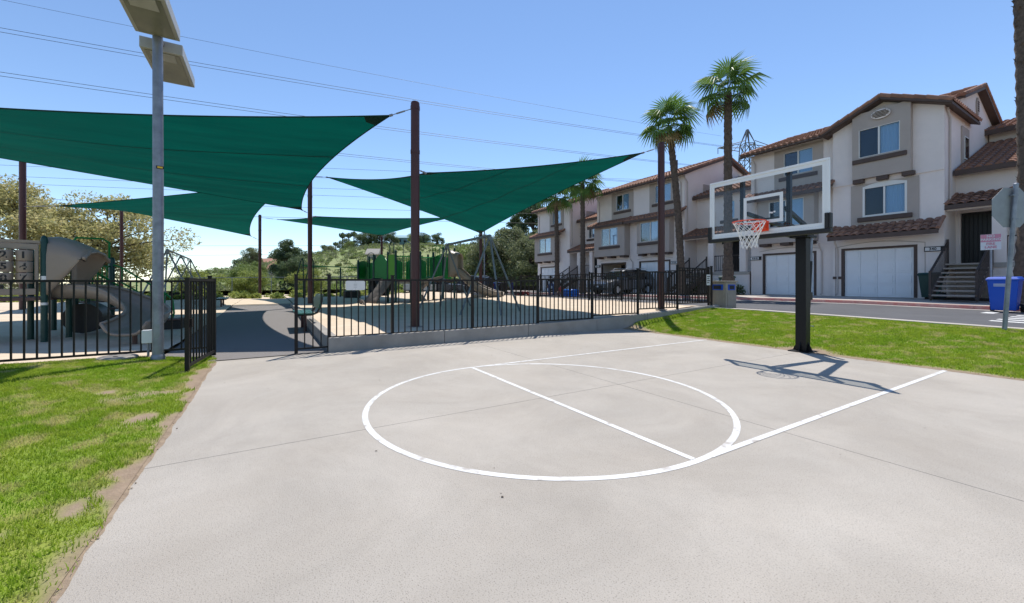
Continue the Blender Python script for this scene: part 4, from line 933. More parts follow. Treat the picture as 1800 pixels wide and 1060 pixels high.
def panel_frame(a, b, z0, z1, m_, name, th=.06):       # vertical slab frame between two posts
    d = (b-a); n = Vector((-d.y, d.x, 0)).normalized()*th/2; e = d.normalized()*.07; a_, b_ = a+e, b-e; m = MB()
    L_ = (b_-a_).length; u = (b_-a_).normalized()
    for s0, s1, za, zb_ in ((0, L_, z1-.11, z1), (0, L_, z0, z0+.12), (0, L_-.79, z0+.12, z1-.11), (L_-.05, L_, z0+.12, z1-.11)):
        p, q = a_+u*s0, a_+u*s1; m.prism([(p-n).to_3d()+Vector((0, 0, za)), (q-n).to_3d()+Vector((0, 0, za)), (q+n).to_3d()+Vector((0, 0, za)), (p+n).to_3d()+Vector((0, 0, za))], (0, 0, zb_-za))
    return m.build(name, m_, ps, bevel=.012), a_, u, n.normalized(), L_
pn, a_, u_, n_, L_ = panel_frame(F0, F1, 1.0, 1.97, 'tan', 'number_panel')
if n_.dot(S(0, 0)-S(-9.3, 7.3)) < 0: n_ = -n_
cols = 3; cw_ = .235; rad = .105
nums = [['3', '2', '1'], ['6', '5', '4'], ['9', '8', '7']]
for c in range(cols):
    for r in range(3):
        cc = a_+u_*(L_-.06-cw_*(cols-c-.5)); z = 1.745-.215*r
        cy = MB().rev([(rad*.96, 0), (rad, .01), (rad, .19), (rad*.96, .20)], 20, (cc.x, cc.y, z-.10)).build('number_drum', 'tan', pn, smooth=40)
        me = text_mesh(nums[r][c], .17, 'ink', .006)
        for v in me.vertices:
            x, y_ = v.co.x, v.co.y; an = x/(rad+.002); nr = rad+.002+v.co.z
            w_ = cc+(-u_*-math.sin(an)+n_*math.cos(an))*nr; q = FR[ps].inverted() @ Vector((w_.x, w_.y, z+y_)); v.co = q
        link(me, 'number', pn)
MB().tube([(a_+u_*.13+Vector((0, 0, 1.0))), (a_+u_*.13+Vector((0, 0, 1.9)))], .012, 6).build('drum_axle', 'galv', pn)
# roof shade of the panel and rear panel
MB().prism([(q.x, q.y, 1.99) for q in (F0, F1, F2, F3)], (0, 0, .05)).build('top_panel', 'tan', ps)
# hooded entrance + curved chute
hx = S(-9.2, 8.2); hd = (S(-8.2, 8.58)-S(-9.2, 8.2)).to_2d().normalized(); hd = Vector((hd.x, hd.y, 0)); hs = Vector((-hd.y, hd.x, 0))
sec = []; ns_ = 12
hc = F1.lerp(G1, .5)
for i in range(7):
    d = .62*i/6; low = DK+.05+(0 if i < 2 else (i-1)*.15); top = 2.15-.012*i*i*.5-.01*i; hw = .46-.006*i; row = []
    for k in range(ns_+1):
        t_ = k/ns_
        if t_ < .3: y_, z = -hw, lerp(low, top-.22, t_/.3)
        elif t_ > .7: y_, z = hw, lerp(top-.22, low, (t_-.7)/.3)
        else: a = math.pi*(t_-.3)/.4; y_, z = -hw*math.cos(a), top-.22+.22*math.sin(a)
        row.append(hc+hd*d+hs*y_+Vector((0, 0, z)))
    sec.append(row)
ho = MB().grid(sec).build('slide_hood', 'tan', ps, smooth=True); sm = ho.modifiers.new('shell', 'SOLIDIFY'); sm.thickness = .035; sm.offset = 0
edge = [r for r in sec[-1]]; MB().tube(edge, .03, 8).build('hood_lip', 'tan', ho, smooth=True)
def chute(parent, name, path, wid, dep, m_, lip=.03):
    P = [Vector(p) for p in path]; G = []; N = len(P); Ls, Rs = [], []
    for i in range(N):
        d = (P[min(i+1, N-1)]-P[max(i-1, 0)]); h_ = Vector((d.x, d.y, 0)).normalized(); s_ = Vector((-h_.y, h_.x, 0)); up = d.normalized().cross(s_)*-1
        up = Vector((0, 0, 1)) if up.z < 0 else up
        row = []
        for k in range(9):
            a = -1+2*k/8; yy = wid[i]*math.copysign(abs(a)**.8, a); zz = dep[i]*(abs(a)**3.2); row.append(P[i]+s_*yy+Vector((0, 0, zz)))
        G.append(row); Ls.append(row[0]); Rs.append(row[-1])
    o = MB().grid(G).build(name, m_, parent, smooth=True); sm = o.modifiers.new('shell', 'SOLIDIFY'); sm.thickness = .03; sm.offset = -1
    for e in (Ls, Rs, G[-1]): MB().tube(e, lip, 8).build('lip', m_, o, smooth=True)
    return o
def spl(pts, n=20):                                   # Catmull-Rom
    P = [Vector(p) for p in pts]; P = [P[0]*2-P[1]]+P+[P[-1]*2-P[-2]]; out = []
    for i in range(1, len(P)-2):
        for k in range(n):
            t = k/n; out.append(.5*((2*P[i])+(P[i+1]-P[i-1])*t+(2*P[i-1]-5*P[i]+4*P[i+1]-P[i+2])*t*t+(3*P[i]-P[i-1]-3*P[i+1]+P[i+2])*t**3))
    return out+[P[-2]]
cp = spl([hc+Vector((0, 0, DK)), S(-8.55, 8.46, .90), S(-7.95, 8.50, .64), S(-7.48, 8.30, .42), S(-7.22, 7.92, .31), S(-7.12, 7.42, .27)], 6)
n = len(cp); chute(ps, 'slide_chute', cp, [lerp(.30, .36, i/(n-1)) for i in range(n)], [lerp(.22, .29, min(1, i/(n*.6))) if i < n*.8 else lerp(.29, .20, (i/n-.8)/.2) for i in range(n)], 'tan')
e = cp[-4]; MB().tube([(e.x, e.y, 0), (e.x, e.y, e.z)], .04, 8).build('slide_foot', 'deck', ps)
# stairs with green rails at the back
sa = (S(-8, 9.95)-S(-9.8, 10.05)).to_2d().normalized(); sa = Vector((sa.x, sa.y, 0)); sn = Vector((-sa.y, sa.x, 0)); s0 = S(-10.45, 10.1)
for k in range(5): q = s0+sa*(.2+.28*k); MB().hexa([*(tuple(q+sa*i_*.16+sn*j_*.4+Vector((0, 0, DK-.17*(k+1)-.03))) for i_, j_ in ((-1, -1), (1, -1), (1, 1), (-1, 1))), *(tuple(q+sa*i_*.16+sn*j_*.4+Vector((0, 0, DK-.17*(k+1)))) for i_, j_ in ((-1, -1), (1, -1), (1, 1), (-1, 1)))]).build('step', 'deck', ps)
for s_ in (-1, 1):
    o_ = s0+sn*.42*s_
    rl = MB(); A_ = lambda d, z: tuple(o_+sa*d+Vector((0, 0, z)))
    rl.tube([A_(0, 1.72), A_(.3, 1.62), A_(1.45, .98), A_(1.68, .80), A_(1.72, .45), A_(1.6, .12)], .022, 8); rl.tube([A_(0, 1.32), A_(.3, 1.24), A_(1.45, .60)], .022, 8); rl.tube([A_(1.45, .05), A_(1.45, .98)], .026, 8)
    for d in (.3, .7, 1.1): rl.tube([A_(d, 1.22-.55*(d-.3)), A_(d, 1.62-.55*(d-.3))], .016, 6)
    rl.build('stair_rail', 'green', ps, smooth=True)
    cham(MB(), o_+sa*.02, .06, zg-.1, 1.88).build('post', 'dgreen', ps, smooth=40)
q = s0-sa*.05
MB().tube([tuple(q+sn*-.42+Vector((0, 0, 1.5))), tuple(q+sn*-.42+Vector((0, 0, 2.2))), tuple(q+sn*-.34+Vector((0, 0, 2.32))), tuple(q+sn*.25+Vector((0, 0, 2.36))), tuple(q+sn*.42+Vector((0, 0, 2.28))), tuple(q+sn*.42+Vector((0, 0, 1.5)))], .024, 8).build('arch_rail', 'green', ps, smooth=True)
for z in (1.1, 1.65): MB().tube([(G2.x, G2.y, z), tuple(s0+sn*.42+Vector((0, 0, z)))], .02, 8).build('barrier_rail', 'green', ps)
for k in range(4): q = G2.lerp(s0+sn*.42, (k+1)/5); MB().tube([(q.x, q.y, 1.1), (q.x, q.y, 1.65)], .014, 6).build('barrier_bar', 'green', ps)
# bubble panel behind the slide and a chute going the other way
m = MB().prism([(q.x, q.y, 1.0) for q in (G1.lerp(G2, .06), G1.lerp(G2, .94))]+[(q.x, q.y, 1.0) for q in (G1.lerp(G2, .94)+hd*.04, G1.lerp(G2, .06)+hd*.04)], (0, 0, .75)); m.build('solid_panel', 'dgreen', ps)
q = G1.lerp(G2, .5)+hd*.02; cpt = [tuple(q+hs*.24*math.cos(a)+hd*.03+Vector((0, 0, 1.4+.24*math.sin(a)))) for a in np.linspace(0, 2*math.pi, 17)[:-1]]
MB().tube(cpt, .035, 6, closed=True).build('bubble_ring', 'blackplastic', ps, smooth=True)
cp2 = spl([F2.lerp(F3, .5)+Vector((0, 0, DK)), F2.lerp(F3, .5)-hd*.7+Vector((0, 0, .75)), F2.lerp(F3, .5)-hd*1.7+Vector((0, 0, .18))], 6)
chute(ps, 'slide_chute', cp2, [.28]*len(cp2), [.22]*len(cp2), 'tan')
dr_ = S(-9.6, 9.15); MB().tube([(dr_.x-.3, dr_.y, .45), (dr_.x+.3, dr_.y, .45)], .33, 16).build('crawl_drum', 'blackplastic', ps, smooth=40)
sb = thing('step_block', S(-8.7, 10.2, .07), 'dark rectangular step block on the sand behind the lamp pole', 'block'); q = S(-8.7, 10.2); MB().box(q.x-.25, q.x+.25, q.y-.3, q.y+.3, .05, .30).build('block', 'blackplastic', sb, bevel=.02); MB().box(q.x-.27, q.x+.27, q.y-.32, q.y+.32, .301, .33).build('top', 'deck', sb)

# ---------------------------------------------------------------- swing frames
def swing(label, A, B, zg, H, bays, seats):
    A, B = Vector(A), Vector(B); d = (B-A).normalized(); s_ = Vector((-d.y, d.x, 0)); t = thing('swing_frame', (A.x, A.y, zg), label, 'swing set')
    MB().tube([A+Vector((0, 0, H)), B+Vector((0, 0, H))], .045, 10).build('top_beam', 'galv2', t, smooth=40)
    L_ = (B-A).length
    for i in range(bays+1):
        p = A.lerp(B, i/bays)
        for sg_ in (-1, 1):
            MB().tube([p+Vector((0, 0, H)), p+s_*sg_*1.15+d*(.12*(-1 if i == 0 else 1 if i == bays else 0))+Vector((0, 0, zg-.1))], .036, 8).build('leg', 'galv2', t, smooth=40)
        MB().tube([p+Vector((0, 0, H-.1))-d*.06, p+Vector((0, 0, H-.1))+d*.06], .08, 10).build('joint_collar', 'galv2', t, smooth=40)
        if i in (0, bays): MB().tube([p+Vector((0, 0, H-.05)), p+d*(1.0 if i else -1.0)*.75+Vector((0, 0, zg-.1))], .034, 8).build('brace', 'galv2', t, smooth=40)
    for b in range(bays):
        for k in range(2):
            c = A.lerp(B, (b+(.30 if k == 0 else .70))/bays)
            for e in (-.24, .24):
                q = c+d*e; MB().tube([q+Vector((0, 0, H)), q+Vector((0, 0, H-.16))], .018, 6).build('hanger', 'galv2', t)
                if seats: MB().tube([q+Vector((0, 0, H-.16)), q*1+Vector((0, 0, zg+.62))], .007, 5).build('chain', 'galv2', t)
            if seats:
                MB().grid([[c+d*(-.24+.48*u/6)+s_*(-.09+.18*v)+Vector((0, 0, zg+.62-.13*math.sin(math.pi*u/6))) for v in range(2)] for u in range(7)]).build('seat', 'blackplastic', t, smooth=True)
a = S(-.73, 13.4); b = S(-2.67, 16.6)
swing('galvanised swing frame with bare hangers standing under the roadside sail', (a.x, a.y, 0), (b.x, b.y, 0), .26, 2.80, 1, False)
a = S(-16.2, 19.0); b = S(-21.3, 26.8)
swing('long two-bay swing frame standing near the flowering tree', (a.x, a.y, 0), (b.x, b.y, 0), .12, 2.80, 2, True)

# ---------------------------------------------------------------- benches
def bench(label, loc, rz):
    t = thing('bench', loc, label, 'bench', 'green benches by the path', rz)
    for k in range(5): MB().box(-.75, .75, -.02+.085*k, .06+.085*k, .43, .462).build('seat_slat', 'green' if 0 else 'dgreen2', t, world=False, bevel=.006)
    for k in range(4):
        y0_ = .47+.02*k; MB().hexa([(-.75, y0_, .56+.085*k), (.75, y0_, .56+.085*k), (.75, y0_+.03, .56+.085*k), (-.75, y0_+.03, .56+.085*k), (-.75, y0_+.02, .64+.085*k), (.75, y0_+.02, .64+.085*k), (.75, y0_+.05, .64+.085*k), (-.75, y0_+.05, .64+.085*k)]).build('back_slat', 'dgreen2', t, world=False)
    for xx in (-.5, .5):
        MB().tube([(xx, .0, .41), (xx, .36, .405), (xx, .48, .46), (xx, .55, .62), (xx, .60, .92)], .028, 8).build('bracket', 'blackplastic', t, world=False, smooth=True)
        MB().tube([(xx, .2, -.1), (xx, .2, .41)], .036, 10).build('leg', 'brownpost', t, world=False, smooth=40)
M['dgreen2'] = mat('bench_green', (.008, .085, .055), .4, rand=.05)
q = S(-5.72, 10.3, .03); bench('green slatted bench beside the concrete sand curb', (q.x, -1.95, .03), R(0))
q = S(-13.2, 18.6, .08); bench('green slatted bench at the far end of the path', (q.x, q.y+.1, .09), R(180))

# ---------------------------------------------------------------- big play tower in the sand pit
pt = thing('play_tower', S(-6.5, 22, .25), 'large green play tower with barred panels and tan slide in sand pit', 'play structure')
zt_ = .24; DH = 1.32
def Q(u, Y): return S((u-900)/711*Y, Y)
T = {k: S(*v) for k, v in dict(a=(-9.0, 25.5), b=(-7.65, 22.4), c=(-6.50, 21.2), d=(-5.98, 20.8), e=(-5.3, 21.2), f=(-4.90, 21.6), g=(-4.5, 23.2), h=(-3.93, 23.1), i=(-3.3, 23.2), j=(-10.9, 28.6), k=(-12.55, 29.6), l=(-9.2, 24.2)).items()}
for k_, zz in dict(a=2.9, b=2.78, c=2.86, d=2.92, e=2.82, f=2.92, g=3.0, h=3.3, i=3.25, j=2.6, k=2.35, l=2.6).items(): cham(MB(), T[k_], .062, zt_-.1, zz, 12).build('post', 'dgreen', pt, smooth=40)
def solid(a, b, z0, z1, arch, m_, name='green_panel'):
    a, b = T[a], T[b]; d = b-a; n = Vector((-d.y, d.x, 0)).normalized()*.02; pts = [a+d*.08+Vector((0, 0, z0)), a+d*.92+Vector((0, 0, z0))]+[a+d*lerp(.92, .08, k/8)+Vector((0, 0, z1+arch*math.sin(math.pi*k/8))) for k in range(9)]
    return MB().prism([p-n for p in pts], n*2).build(name, m_, pt)
def barred(a, b, z0, z1, m_='green', dz=0.):
    a, b = T[a], T[b]; o = MB().tube([a+Vector((0, 0, z1)), b+Vector((0, 0, z1+dz))], .03, 6).build('barrier_rail', m_, pt); MB().tube([a+Vector((0, 0, z0)), b+Vector((0, 0, z0+dz))], .03, 6).build('barrier_rail', m_, pt)
    n = max(2, int((b-a).length/.11))
    for k in range(1, n): q = a.lerp(b, k/n); MB().tube([q+Vector((0, 0, z0+dz*k/n)), q+Vector((0, 0, z1+dz*k/n))], .019, 5).build('barrier_bar', m_, o)
solid('b', 'c', 1.42, 2.42, .36, 'green'); solid('c', 'd', 1.40, 2.70, .0, 'lime'); solid('a', 'b', 1.4, 2.35, .1, 'green'); barred('d', 'e', 1.42, 2.62); solid('e', 'f', 1.42, 2.4, .3, 'green')
barred('f', 'g', 1.45, 2.60, dz=.1); barred('g', 'h', 1.55, 2.70, dz=.2); solid('l', 'a', 1.4, 2.5, .1, 'green'); barred('h', 'i', 1.75, 2.9)
far_ = [S(-8.2, 24.2), S(-4.9, 23.6)]
T['m'] = far_[0]; T['n'] = S(-6.4, 24.0); T['o'] = far_[1]; T['p'] = S(-3.6, 24.8)
solid('m', 'n', 1.42, 2.5, .2, 'green'); solid('n', 'o', 1.42, 2.45, .25, 'green'); solid('o', 'p', 1.5, 2.7, .15, 'green'); solid('b', 'm', 1.42, 2.4, .2, 'green')
for q in far_: cham(MB(), q, .062, zt_-.1, 2.9, 12).build('post', 'dgreen', pt, smooth=40)
for poly in ((T['b'], T['c'], S(-7.4, 23.4), S(-8.3, 24.1)), (T['c'], T['d'], T['e'], T['f'], S(-5.2, 23.4), S(-7.4, 23.4)), (T['f'], T['g'], S(-4.9, 23.6), S(-5.2, 23.2)), (T['g'], T['h'], T['i'], S(-3.4, 24.3), S(-4.6, 24.3))):
    MB().prism([(p.x, p.y, DH-.02) for p in poly], (0, 0, .06)).build('deck', 'deck', pt)
MB().prism([(p.x, p.y, DH-.12) for p in (T['d'], T['e'], T['f'])], (0, 0, .1)).build('deck_edge', 'tan', pt)
MB().beam(T['f']+Vector((0, 0, DH-.06)), T['h']+Vector((0, 0, DH+.28)), .06, .14).build('ramp_edge', 'tan', pt)
for a_, z0, z1, w_ in ((T['c'].lerp(T['d'], .5), 2.3, 3.35, .17), (T['d'].lerp(T['e'], .75), 1.4, 3.40, .32), (T['a'].lerp(T['b'], .4), 2.2, 3.05, .34)):
    d = (T['d']-T['c']).normalized(); MB().tube([a_+d*w_*math.cos(math.pi*(1-k/8))+Vector((0, 0, z1-.2+.2*math.sin(math.pi*k/8))) for k in range(9)], .022, 6).tube([a_-d*w_+Vector((0, 0, z0)), a_-d*w_+Vector((0, 0, z1-.2))], .022, 6).tube([a_+d*w_+Vector((0, 0, z0)), a_+d*w_+Vector((0, 0, z1-.2))], .022, 6).build('loop_rail', 'dgreen', pt, smooth=True)
for k in range(2):
    q = T['g']+Vector((.1, .2, 0)); MB().tube([q+Vector((-.3, -.2*k, 2.7)), q+Vector((-.3, -.2*k, 3.3)), q+Vector((0, .0-.2*k, 3.36)), q+Vector((.35, .2-.2*k, 3.3)), q+Vector((.35, .2-.2*k, 2.8))], .02, 6).build('loop_rail', 'green', pt, smooth=True)
# crawl tube, rock climber, log steps
q = T['b'].lerp(T['c'], .55); dn_ = (T['c']-T['b']).normalized(); nn2 = Vector((-dn_.y, dn_.x, 0)); nn2 = nn2 if nn2.dot(S(0, 0)-q) > 0 else -nn2
MB().tube([q-nn2*.3+Vector((0, 0, 1.02)), q+nn2*.5+Vector((0, 0, 1.02))], .43, 20, caps=False).build('crawl_tube', 'blackplastic', pt, smooth=True).modifiers.new('shell', 'SOLIDIFY').thickness = .05
MB().tube([q-nn2*.32+Vector((0, 0, 1.02)), q-nn2*.30+Vector((0, 0, 1.02))], .42, 20).build('tube_end', 'blackplastic', pt)
q = T['c'].lerp(T['d'], .4)+nn2*.2; G = []
for i in range(9):
    row = []
    for j in range(7):
        t_ = i/8; wob = .10*(float(vnoise(np.array(i*1.), np.array(j*1.), .9, 5))-.5); p = q+nn2*(.95*(1-t_)+wob+.15*math.sin(j))+dn_*((j/6-.5)*(.75+.35*(1-t_))); row.append(p+Vector((0, 0, lerp(zt_-.05, DH+.05, t_)+wob)))
    G.append(row)
MB().grid(G).build('rock_climber', 'rock', pt, smooth=True).modifiers.new('shell', 'SOLIDIFY').thickness = .1
for k in range(4): p = q+nn2*(1.2+.1*k)+dn_*(-.9+.35*k); MB().tube(spl([p+Vector((0, 0, .15)), p+dn_*.25+Vector((0, 0, .38)), p+dn_*.5+Vector((0, 0, .16))], 5), .05, 7).build('climbing_root', 'rock', pt, smooth=True)
bx = S(-11.0, 27.8); MB().box(bx.x-.4, bx.x+.4, bx.y-.5, bx.y+.5, .2, .70).build('transfer_step', 'blackplastic', pt, bevel=.03)
# arched ladder and horizontal ladder to the left
la = S(-15.1, 28.2); lb = S(-14.3, 27.6); lc = S(-13.9, 28.4)
for o_ in (Vector((0, 0, 0)), S(.55, .25)-S(0, 0)):
    o_ = Vector((o_.x, o_.y, 0)); MB().tube([la+o_+Vector((0, 0, .1)), la+o_+Vector((0, 0, 1.35)), lb.lerp(la, .25)+o_+Vector((0, 0, 2.75)), lb+o_+Vector((0, 0, 2.92)), lb+o_*1+(lb-la)*.12+Vector((0, 0, 2.7)), lb+o_+(lb-la)*.15+Vector((0, 0, .1))], .04, 8).build('ladder_arch', 'dgreen', pt, smooth=True)
for k in range(7): p = la.lerp(lb.lerp(la, .25), max(0, (k-2)/4) if k > 2 else 0)+Vector((0, 0, .5+.33*k)); MB().tube([p, p+Vector((*(S(.55, .25)-S(0, 0)).to_2d(), 0))], .02, 6).build('rung', 'green', pt)
l2 = T['k']+Vector((0, 0, 0)); w2 = Vector((*(S(.5, .5)-S(0, 0)).to_2d(), 0))
for s_ in (0, 1): MB().tube([lb+w2*s_+Vector((0, 0, 2.42)), T['j']+w2*s_+Vector((0, 0, 2.32))], .03, 7).build('overhead_rail', 'green', pt)
for k in range(9): p = lb.lerp(T['j'], (k+.5)/9)+Vector((0, 0, 2.37)); MB().tube([p, p+w2], .018, 6).build('rung', 'green', pt)
# hooded tan slide facing the road
hc2 = T['h'].lerp(T['i'], .5); sd2 = (S(-.6, 22.5)-S(-3.6, 23.1)).to_2d().normalized(); sd2 = Vector((sd2.x, sd2.y, 0)); hn = Vector((-sd2.y, sd2.x, 0)); b0 = S(-3.5, 23.3)
sec = []
for i in range(5):
    d = .55*i/4; low = 1.55+.12*i*.5; top = 3.12-.05*i; row = []
    for k in range(13):
        t_ = k/12; hw = .50
        if t_ < .3: y_, z = -hw, lerp(low, top-.25, t_/.3)
        elif t_ > .7: y_, z = hw, lerp(top-.25, low, (t_-.7)/.3)
        else: a = math.pi*(t_-.3)/.4; y_, z = -hw*math.cos(a), top-.25+.25*math.sin(a)
        row.append(b0+sd2*d+hn*y_+Vector((0, 0, z)))
    sec.append(row)
ho = MB().grid(sec).build('slide_hood', 'tan', pt, smooth=True); sm = ho.modifiers.new('shell', 'SOLIDIFY'); sm.thickness = .05; sm.offset = 0
cp = spl([b0+Vector((0, 0, 1.62)), b0+sd2*.5+Vector((0, 0, 1.58)), b0+sd2*1.2+Vector((0, 0, 1.02)), b0+sd2*1.9+Vector((0, 0, .62)), b0+sd2*2.6+Vector((0, 0, .40)), b0+sd2*3.0+Vector((0, 0, .36))], 6)
chute(pt, 'slide_chute', cp, [.42]*len(cp), [lerp(.55, .34, i/(len(cp)-1)) for i in range(len(cp))], 'tan', .035)
MB().box(*(lambda q: (q.x-.35, q.x+.35, q.y-.25, q.y+.25))(b0+sd2*1.7), .15, .62).build('slide_support', 'tan', pt, bevel=.05)
cl = S(-4.7, 22.5); MB().tube(spl([cl+Vector((0, 0, 1.3)), cl+nn2*.4+Vector((0, 0, 1.0)), cl+nn2*.55+Vector((0, 0, .6)), cl+nn2*.2+Vector((0, 0, .2))], 5), .16, 10).build('curved_climber', 'tan', pt, smooth=True)
tl = thing('steel_mast', S(-2.2, 34, 0), 'slim steel mast behind the tan slide', 'pole'); q = S(-2.32, 34); MB().tube([(q.x, q.y, 0), (q.x, q.y, 6.1)], .06, 8).build('mast', 'galv', tl); MB().box(q.x-.06, q.x+.5, q.y-.1, q.y+.1, 6.1, 6.2).build('lamp', 'alu', tl)

# ---------------------------------------------------------------- vehicles
def car(label, loc, rz, paint, kind='suv', group=None):
    t = thing('parked_car', loc, label, 'car', group, rz)                       # nose towards +x, centred
    if kind == 'suv': st_ = [(-2.30,.45,.85,.87,.80,.78),(-2.24,.38,.98,1.30,.90,.70),(-2.05,.36,1.02,1.58,.93,.66),(-1.5,.36,1.02,1.69,.94,.67),(-.4,.34,1.0,1.72,.95,.68),(.45,.34,.98,1.66,.95,.66),(.62,.34,.98,1.58,.95,.66),(1.22,.34,.97,1.02,.95,.76),(1.75,.36,.90,.97,.94,.78),(2.15,.38,.80,.88,.89,.74),(2.30,.44,.66,.72,.78,.66)]
    else: st_ = [(-2.7,.5,.95,.97,.90,.88),(-2.65,.45,1.05,1.06,.94,.9),(-.95,.42,1.05,1.06,.95,.9),(-.9,.42,1.05,1.60,.95,.68),(-.3,.42,1.05,1.78,.95,.68),(.45,.42,1.05,1.76,.95,.68),(.62,.42,1.05,1.70,.95,.68),(1.15,.42,1.04,1.10,.95,.78),(2.1,.44,1.0,1.05,.94,.80),(2.55,.48,.9,.95,.90,.78),(2.66,.52,.75,.80,.82,.72)]
    body, gl = MB(), MB(); rings = []
    for x, zb, zl, zt, w_, wt in st_:
        rings.append([(x, -w_*.9, zb), (x, -w_, zb+.12), (x, -w_, zl), (x, -wt, zt-.03), (x, -wt*.8, zt), (x, wt*.8, zt), (x, wt, zt-.03), (x, w_, zl), (x, w_, zb+.12), (x, w_*.9, zb)])
    cab = [i for i, s_ in enumerate(st_) if s_[3]-s_[2] > .25]
    for i in range(len(st_)-1):
        a, b = rings[i], rings[i+1]
        for k in range(10):
            k2 = (k+1) % 10; f = [a[k], b[k], b[k2], a[k2]]; side = k in (2, 6); top = k in (3, 4, 5)
            both = i in cab and i+1 in cab; one = (i in cab) != (i+1 in cab)
            slope = one or (both and abs(st_[i][3]-st_[i+1][3]) > .2)
            (gl if (side and (both or one)) or (top and slope) else body).add(f, [(0, 1, 2, 3)])
    body.add(rings[0], [tuple(range(10))]); body.add(rings[-1], [tuple(range(9, -1, -1))])
    bo_ = body.build('body', paint, t, smooth=30, world=False); gl.build('window_glass', 'carglass', t, smooth=30, world=False)
    for sy in (-1, 1):
        for x in ((-1.42, 1.42) if kind == 'suv' else (-1.75, 1.65)):
            wh = MB(); wh.tube([(x, sy*.78, .35), (x, sy*.97, .35)], .35, 20); wo = wh.build('wheel', 'tyre', t, world=False, smooth=40)
            MB().tube([(x, sy*.965, .35), (x, sy*.985, .35)], .21, 12).build('rim', 'chrome', wo, world=False, smooth=40)
            MB().tube([(x+.43*math.cos(a), sy*.955, .35+.43*math.sin(a)) for a in np.linspace(0, math.pi, 9)], .028, 6).build('wheel_arch', 'blackplastic', t, world=False, smooth=40)
        nx = st_[-1][0]; MB().box(nx-.18, nx-.03, sy*.66-.14, sy*.66+.14, .70, .80).build('headlight', 'lampglass', t, world=False)
        MB().box(-st_[0][0]*-1-.0, st_[0][0]+.08, sy*.72-.09, sy*.72+.09, .85, 1.05).build('tail_light', 'red', t, world=False)
        MB().box(.70, .86, sy*1.0-.09, sy*1.0+.09, 1.0, 1.13).build('mirror', paint, t, world=False)
        if kind == 'suv': MB().tube([(-1.8, sy*.58, 1.72), (-1.6, sy*.58, 1.78), (.1, sy*.58, 1.78), (.3, sy*.58, 1.71)], .02, 6).build('roof_rack', 'chrome', t, world=False)
        MB().box(-.45, -.40, sy*.955-.002, sy*.955+.002, .45, 1.0).build('door_gap', 'ink', t, world=False); MB().box(-.30, -.14, sy*.957-.012, sy*.957+.012, .92, .95).build('handle', 'chrome', t, world=False)
    MB().box(nx-.03, nx+.02, -.45, .45, .46, .62).build('grille', 'blackplastic', t, world=False); MB().box(nx+.021, nx+.03, -.16, .16, .50, .60).build('number_plate', 'signw', t, world=False)
    MB().box(nx-.10, nx+.015, -.72, .72, .34, .455).build('bumper', 'blackplastic', t, world=False)
car('dark grey estate car parked nose out before the townhouse garages', (-16.4, 18.3, .46), R(-90), 'cargrey')
q = S(-6.6, 35.5); car('silver pickup seen beneath the green play tower', (q.x, q.y, .1), R(59), 'silver', 'pickup')
q = S(-3.9, 36.5); car('black car parked behind the tan slide', (q.x, q.y, .1), R(59+180), 'carblack')

